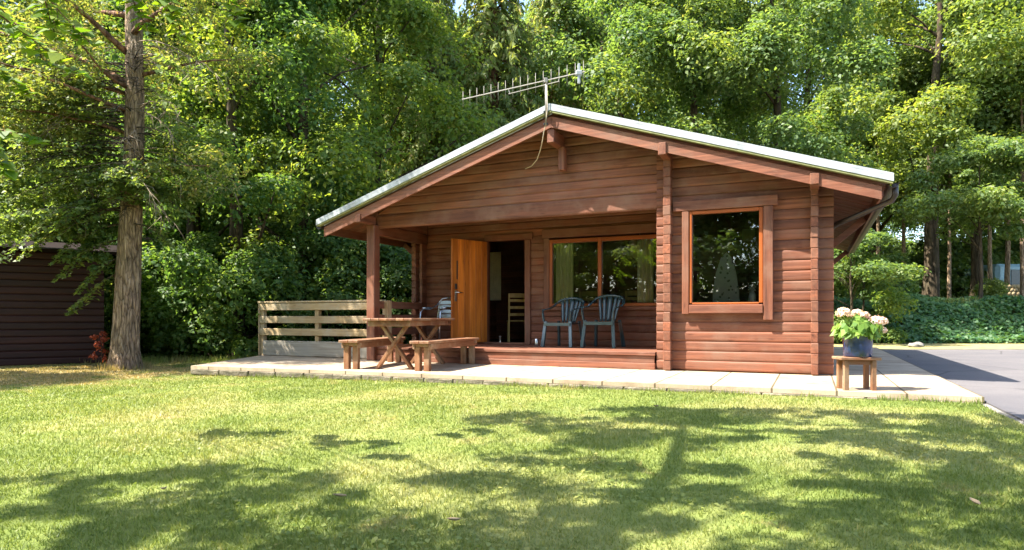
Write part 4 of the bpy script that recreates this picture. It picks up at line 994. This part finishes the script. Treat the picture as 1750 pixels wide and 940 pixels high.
def pixpt(px, py, Yd): return Vector(((px-875)/1111*Yd, Yd, .75+(543-py)/1111*Yd))
base = Vector((-5.6, -.6, -.16))
for px, py, Yd, tx, ty in ((-80, -60, 4.2, 90, 90), (10, -90, 4.0, 170, 70), (160, -110, 4.2, 250, 40), (-100, 60, 4.4, 50, 130), (240, -100, 4.4, 330, 50), (-90, 130, 4.6, 40, 290), (-60, -20, 4.0, 130, 110), (60, -80, 3.6, 110, 60), (330, -110, 4.4, 420, 30), (-110, 200, 4.4, 60, 220)):
    s_ = pixpt(px, py, Yd)-base; e_ = pixpt(tx, ty, Yd+.15)-base
    spray_branch(rn, rg, s_, e_-s_, (e_-s_).length*1.1, .25, 10, 4, .09, Bn, PP, NN, AA, .008)
    Bn.tube([bough[2] if px > 0 else bough[1], (bough[2]+s_)/2+Vector((0, 0, .2)), s_], [.010, .008, .006], 5)
Bn.build('bough_twig', M['bark_red'], sh); NN = [n_+Vector((rg.uniform(-.5, .5), -.55, 0)) for n_ in NN]
finish_leaves('bough_leaves', PP, NN, AA, .10, rn, M['leaf_near'], sh, .8)

# --- ground cover on the bank, long grass on top of it, hedge bottom at the left
rn = np.random.default_rng(71)
def cover(name, n, xr, yr, hmax, ls, material, power=1.0):
    x = rn.uniform(*xr, n); y = rn.uniform(*yr, n); lump = .55+.45*np.sin(x*1.7+np.sin(y*2.1)*1.5)*np.sin(y*1.9+1+x*.4)
    z = groundz(x, y)+rn.random(n)**power*hmax*lump; P = np.stack([x, y, z], 1)
    Nn = unit(np.stack([rn.normal(size=n)*.5, rn.normal(size=n)*.5-.45, np.ones(n)*.8], 1))
    return tag(npmesh(name, leafquads(P, Nn, rn.uniform(.6, 1.3, n)*ls, rn, .8), 4, material), kind='stuff')
cover('ivy_ground_cover', 42000, (4.5, 24), (19.7, 23.0), .42, .13, M['leaf_ivy'])
cover('woodland_undergrowth', 30000, (-16, 5), (15.6, 20), .55, .10, M['leaf_ivy'])
def blades(name, x, y, z, h, wd, material, lean=.35):
    n = len(x); a = rn.uniform(0, 2*math.pi, n); la = rn.uniform(0, 2*math.pi, n); l_ = np.abs(rn.normal(size=n))*lean*h
    b0 = np.stack([x-np.cos(a)*wd/2, y-np.sin(a)*wd/2, z-.004], 1); b1 = np.stack([x+np.cos(a)*wd/2, y+np.sin(a)*wd/2, z-.004], 1)
    tp = np.stack([x+np.cos(la)*l_, y+np.sin(la)*l_, z+h], 1)
    return tag(npmesh(name, np.stack([b0, b1, tp], 1).reshape(-1, 3), 3, material), kind='stuff')
n = 60000; x = rn.uniform(5, 30, n); y = rn.uniform(22.0, 31, n)
blades('long_grass', x, y, groundz(x, y), rn.uniform(.10, .34, n), .025, M['grass'])
# lawn blades
n = 420000; y = 1.9+11.6*rn.random(n)**1.25; x = (rn.random(n)*2-1)*(.86*y+.8)
s_ = (x-CO.x)*UX.x+(y-CO.y)*UX.y; t_ = (x-CO.x)*VX.x+(y-CO.y)*VX.y
fe = np.interp(s_, [p[0] for p in FRONT], [p[1] for p in FRONT])
ok = ~((s_ > 4.93)) & ~((t_ > fe-.02) & (s_ > -5.33-.42*(t_+2.24)) & (s_ < 5)) & ~(((x+6.93)**2+(y-11.6)**2) < .32**2)
x, y = x[ok], y[ok]; n = len(x)
blades('grass', x, y, lawnz(x, y), rn.uniform(.009, .030, n)*(1+.25*np.sin(x*2.1)*np.sin(y*1.7)), .0030+.0011*y, M['grass'], .95)
# clover and small weeds in drifts through the turf
n = 26000; y = 2.0+8*rn.random(n)**1.3; x = (rn.random(n)*2-1)*(.86*y+.8)
kp = np.sin(x*1.9+np.sin(y*2.3)*1.4)*np.sin(y*2.2+x*.8)+rn.normal(size=n)*.22 > .62
s_ = (x-CO.x)*UX.x+(y-CO.y)*UX.y; t_ = (x-CO.x)*VX.x+(y-CO.y)*VX.y
kp &= (s_ < 4.9) & (t_ < np.interp(s_, [p[0] for p in FRONT], [p[1] for p in FRONT])-.06) | ((s_ < -5.6) & (t_ < -2.3)); kp &= s_ < 4.9
x, y = x[kp], y[kp]; n = len(x)
Nn = unit(np.stack([rn.normal(size=n)*.3, rn.normal(size=n)*.3, np.ones(n)], 1))
tag(npmesh('clover', leafquads(np.stack([x, y, lawnz(x, y)+rn.uniform(.012, .028, n)], 1), Nn, rn.uniform(.014, .030, n), rn, .85), 4, M['grass']), kind='stuff')
# tufts along the patio edge and round the trunk
sx_ = rn.uniform(-5.3, 4.95, 2600); fx = np.interp(sx_, [p[0] for p in FRONT], [p[1] for p in FRONT])-.05-np.abs(rn.normal(size=2600))*.03
keep = np.sin(sx_*3.1)+np.sin(sx_*7.7)+rn.normal(size=2600)*.5 > .1; sx_, fx = sx_[keep], fx[keep]
wx = CO.x+UX.x*sx_+VX.x*fx; wy = CO.y+UX.y*sx_+VX.y*fx
blades('edge_grass', wx, wy, lawnz(wx, wy), rn.uniform(.03, .085, len(wx)), .009, M['grass'])

n = 1500; a_ = rn.uniform(0, 6.283, n); r_ = .27+np.abs(rn.normal(size=n))*.09; kx, ky = -6.93+np.cos(a_)*r_, 11.6+np.sin(a_)*r_
kp = np.sin(a_*3)+rn.normal(size=n)*.6 > -.2; kx, ky = kx[kp], ky[kp]
blades('root_grass', kx, ky, lawnz(kx, ky), rn.uniform(.04, .15, len(kx)), .012, M['grass'])
n = 5000; kx = rn.uniform(-13, -5.2, n); ky = rn.uniform(12.9, 14.2, n); kp = ky > 13.3+(kx+8.2)*.64*(kx < -8.2)-.3; kx, ky = kx[kp], ky[kp]
blades('shed_grass', kx, ky, lawnz(kx, ky), rn.uniform(.04, .16, len(kx)), .014, M['grass'])

# --- dark log shed at the left
shd = thing('garden_shed', 'dark brown log shed at the left edge behind the big trunk', 'shed', (-8.22, 13.1, -.16), math.atan2(.54, .84))
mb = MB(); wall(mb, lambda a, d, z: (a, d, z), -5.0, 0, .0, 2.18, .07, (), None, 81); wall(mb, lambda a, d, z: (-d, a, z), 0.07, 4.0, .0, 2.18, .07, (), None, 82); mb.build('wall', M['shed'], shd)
mb = MB()
mb.add([(x, y, z) for x in (-5.35, .40) for y, z in ((-.30, 2.16), (2.0, 2.5), (4.3, 2.16), (4.3, 2.22), (2.0, 2.57), (-.30, 2.22))], [(0, 1, 7, 6), (1, 2, 8, 7), (2, 3, 9, 8), (3, 4, 10, 9), (4, 5, 11, 10), (5, 0, 6, 11), (0, 5, 4, 3, 2, 1), (6, 7, 8, 9, 10, 11)])
mb.build('roof', plain('dark_shed_roof', (.012, .007, .006), .9, 0, .1), shd)
mb = MB(); mb.add([(x, y, z) for x in (-.05, 0.0) for y, z in ((.0, 2.18), (2.0, 2.48), (4.0, 2.18))], [(0, 1, 2), (3, 5, 4), (0, 3, 4, 1), (1, 4, 5, 2), (2, 5, 3, 0)]); mb.build('gable', M['shed'], shd)

# --- caravan and log pile far off at the right, stone on the verge, bits on the lawn
cx, cy, cz = at(1745, 32); cv = thing('caravan', 'pale blue caravan half hidden by leaves at the right edge', 'caravan', (cx, cy, cz-.1), R(8))
b = MB(); b.box((0, 0, 1.15), (4.6, 2.0, 1.9), None, .15); b.build('body', M['caravan'], cv)
for i in range(3): MB().box((-1.2+.95*i, -1.01, 1.45), (.78, .04, .75), None, .02).build('window', M['caravan_dark'], cv)
b = MB(); b.tube([(-.3, -.9, .28), (-.3, -.7, .28)], .28, 16); b.build('wheel', M['black'], cv)
lx, ly, lz = at(1722, 27.5); lp = MB(); rg = random.Random(14)
for i in range(70):
    j = i//12; q = Vector((lx-1.1+.19*(i % 12)+rg.uniform(-.03, .03)+.09*(j % 2), ly, lz+.06+.15*j)); lp.tube([q+Vector((0, -.2, 0)), q+Vector((0, .2, 0))], .085, 7)
tag(lp.build('log_pile', M['drystack']), 'low pile of cut logs in front of the pale blue caravan', 'log pile')
def rock(label, loc, dims, material, name='stone'):
    bmk = bmesh.new(); bmesh.ops.create_icosphere(bmk, subdivisions=3, radius=1); rg = random.Random(hash(label) % 1 + 5)
    for v_ in bmk.verts:
        q = v_.co.copy(); f = 1+.16*math.sin(q.x*4+1)*math.sin(q.y*3+2)+.10*math.sin(q.z*7+q.x*5); v_.co = Vector((q.x*dims[0], q.y*dims[1], max(q.z, -.5)*dims[2]))*f
    me = bpy.data.meshes.new(name); bmk.to_mesh(me); bmk.free(); me.materials.append(material); me.polygons.foreach_set('use_smooth', [True]*len(me.polygons))
    o = bpy.data.objects.new(name, me); COL.objects.link(o); o.location = loc; return tag(o, label, 'stone')
x, y, z = at(1566, 16.9); rock('grey stone lying at the far edge of the drive, right of the flower pot', (x, y, .03), (.21, .13, .08), M['stone'])
dl = plain('dry_leaf', (.26, .19, .11), .8)
for px, py, lb in ((1121, 708, 'pale dry leaf on the lawn below the right window'), (775, 912, 'curled dry leaf at the bottom centre of the lawn'), (1665, 888, 'pale dry leaf on the shaded lawn at lower right'), (580, 866, 'small dry leaf on the lawn at lower left'), (280, 850, 'small brown leaf on the lawn farthest left')):
    Yd = .88*1111/(py-543); x = (px-875)/1111*Yd; b = MB(); n_ = 6; vs = []; s_ = .032*(1 if Yd < 4 else 1.4)
    for j in range(n_+1):
        f = j/n_; wd = math.sin(math.pi*(.08+.9*f))*.5
        for e in (-1, -.3, .3, 1): vs.append((e*wd*s_, (f-.5)*2*s_, .35*s_*e*e*wd*2+.5*s_*(f-.5)**2*2))
    b.add(vs, [(4*j+i, 4*j+i+1, 4*j+i+5, 4*j+i+4) for j in range(n_) for i in range(3)], True); b.keep = True
    o = b.build('fallen_leaf', dl); o.location = (x, Yd, float(lawnz(x, Yd))+.028); o.rotation_euler = (.2, .1, px); o.modifiers.new('s', 'SOLIDIFY').thickness = .001
    tag(o, lb, 'leaf', 'fallen leaves on the lawn')
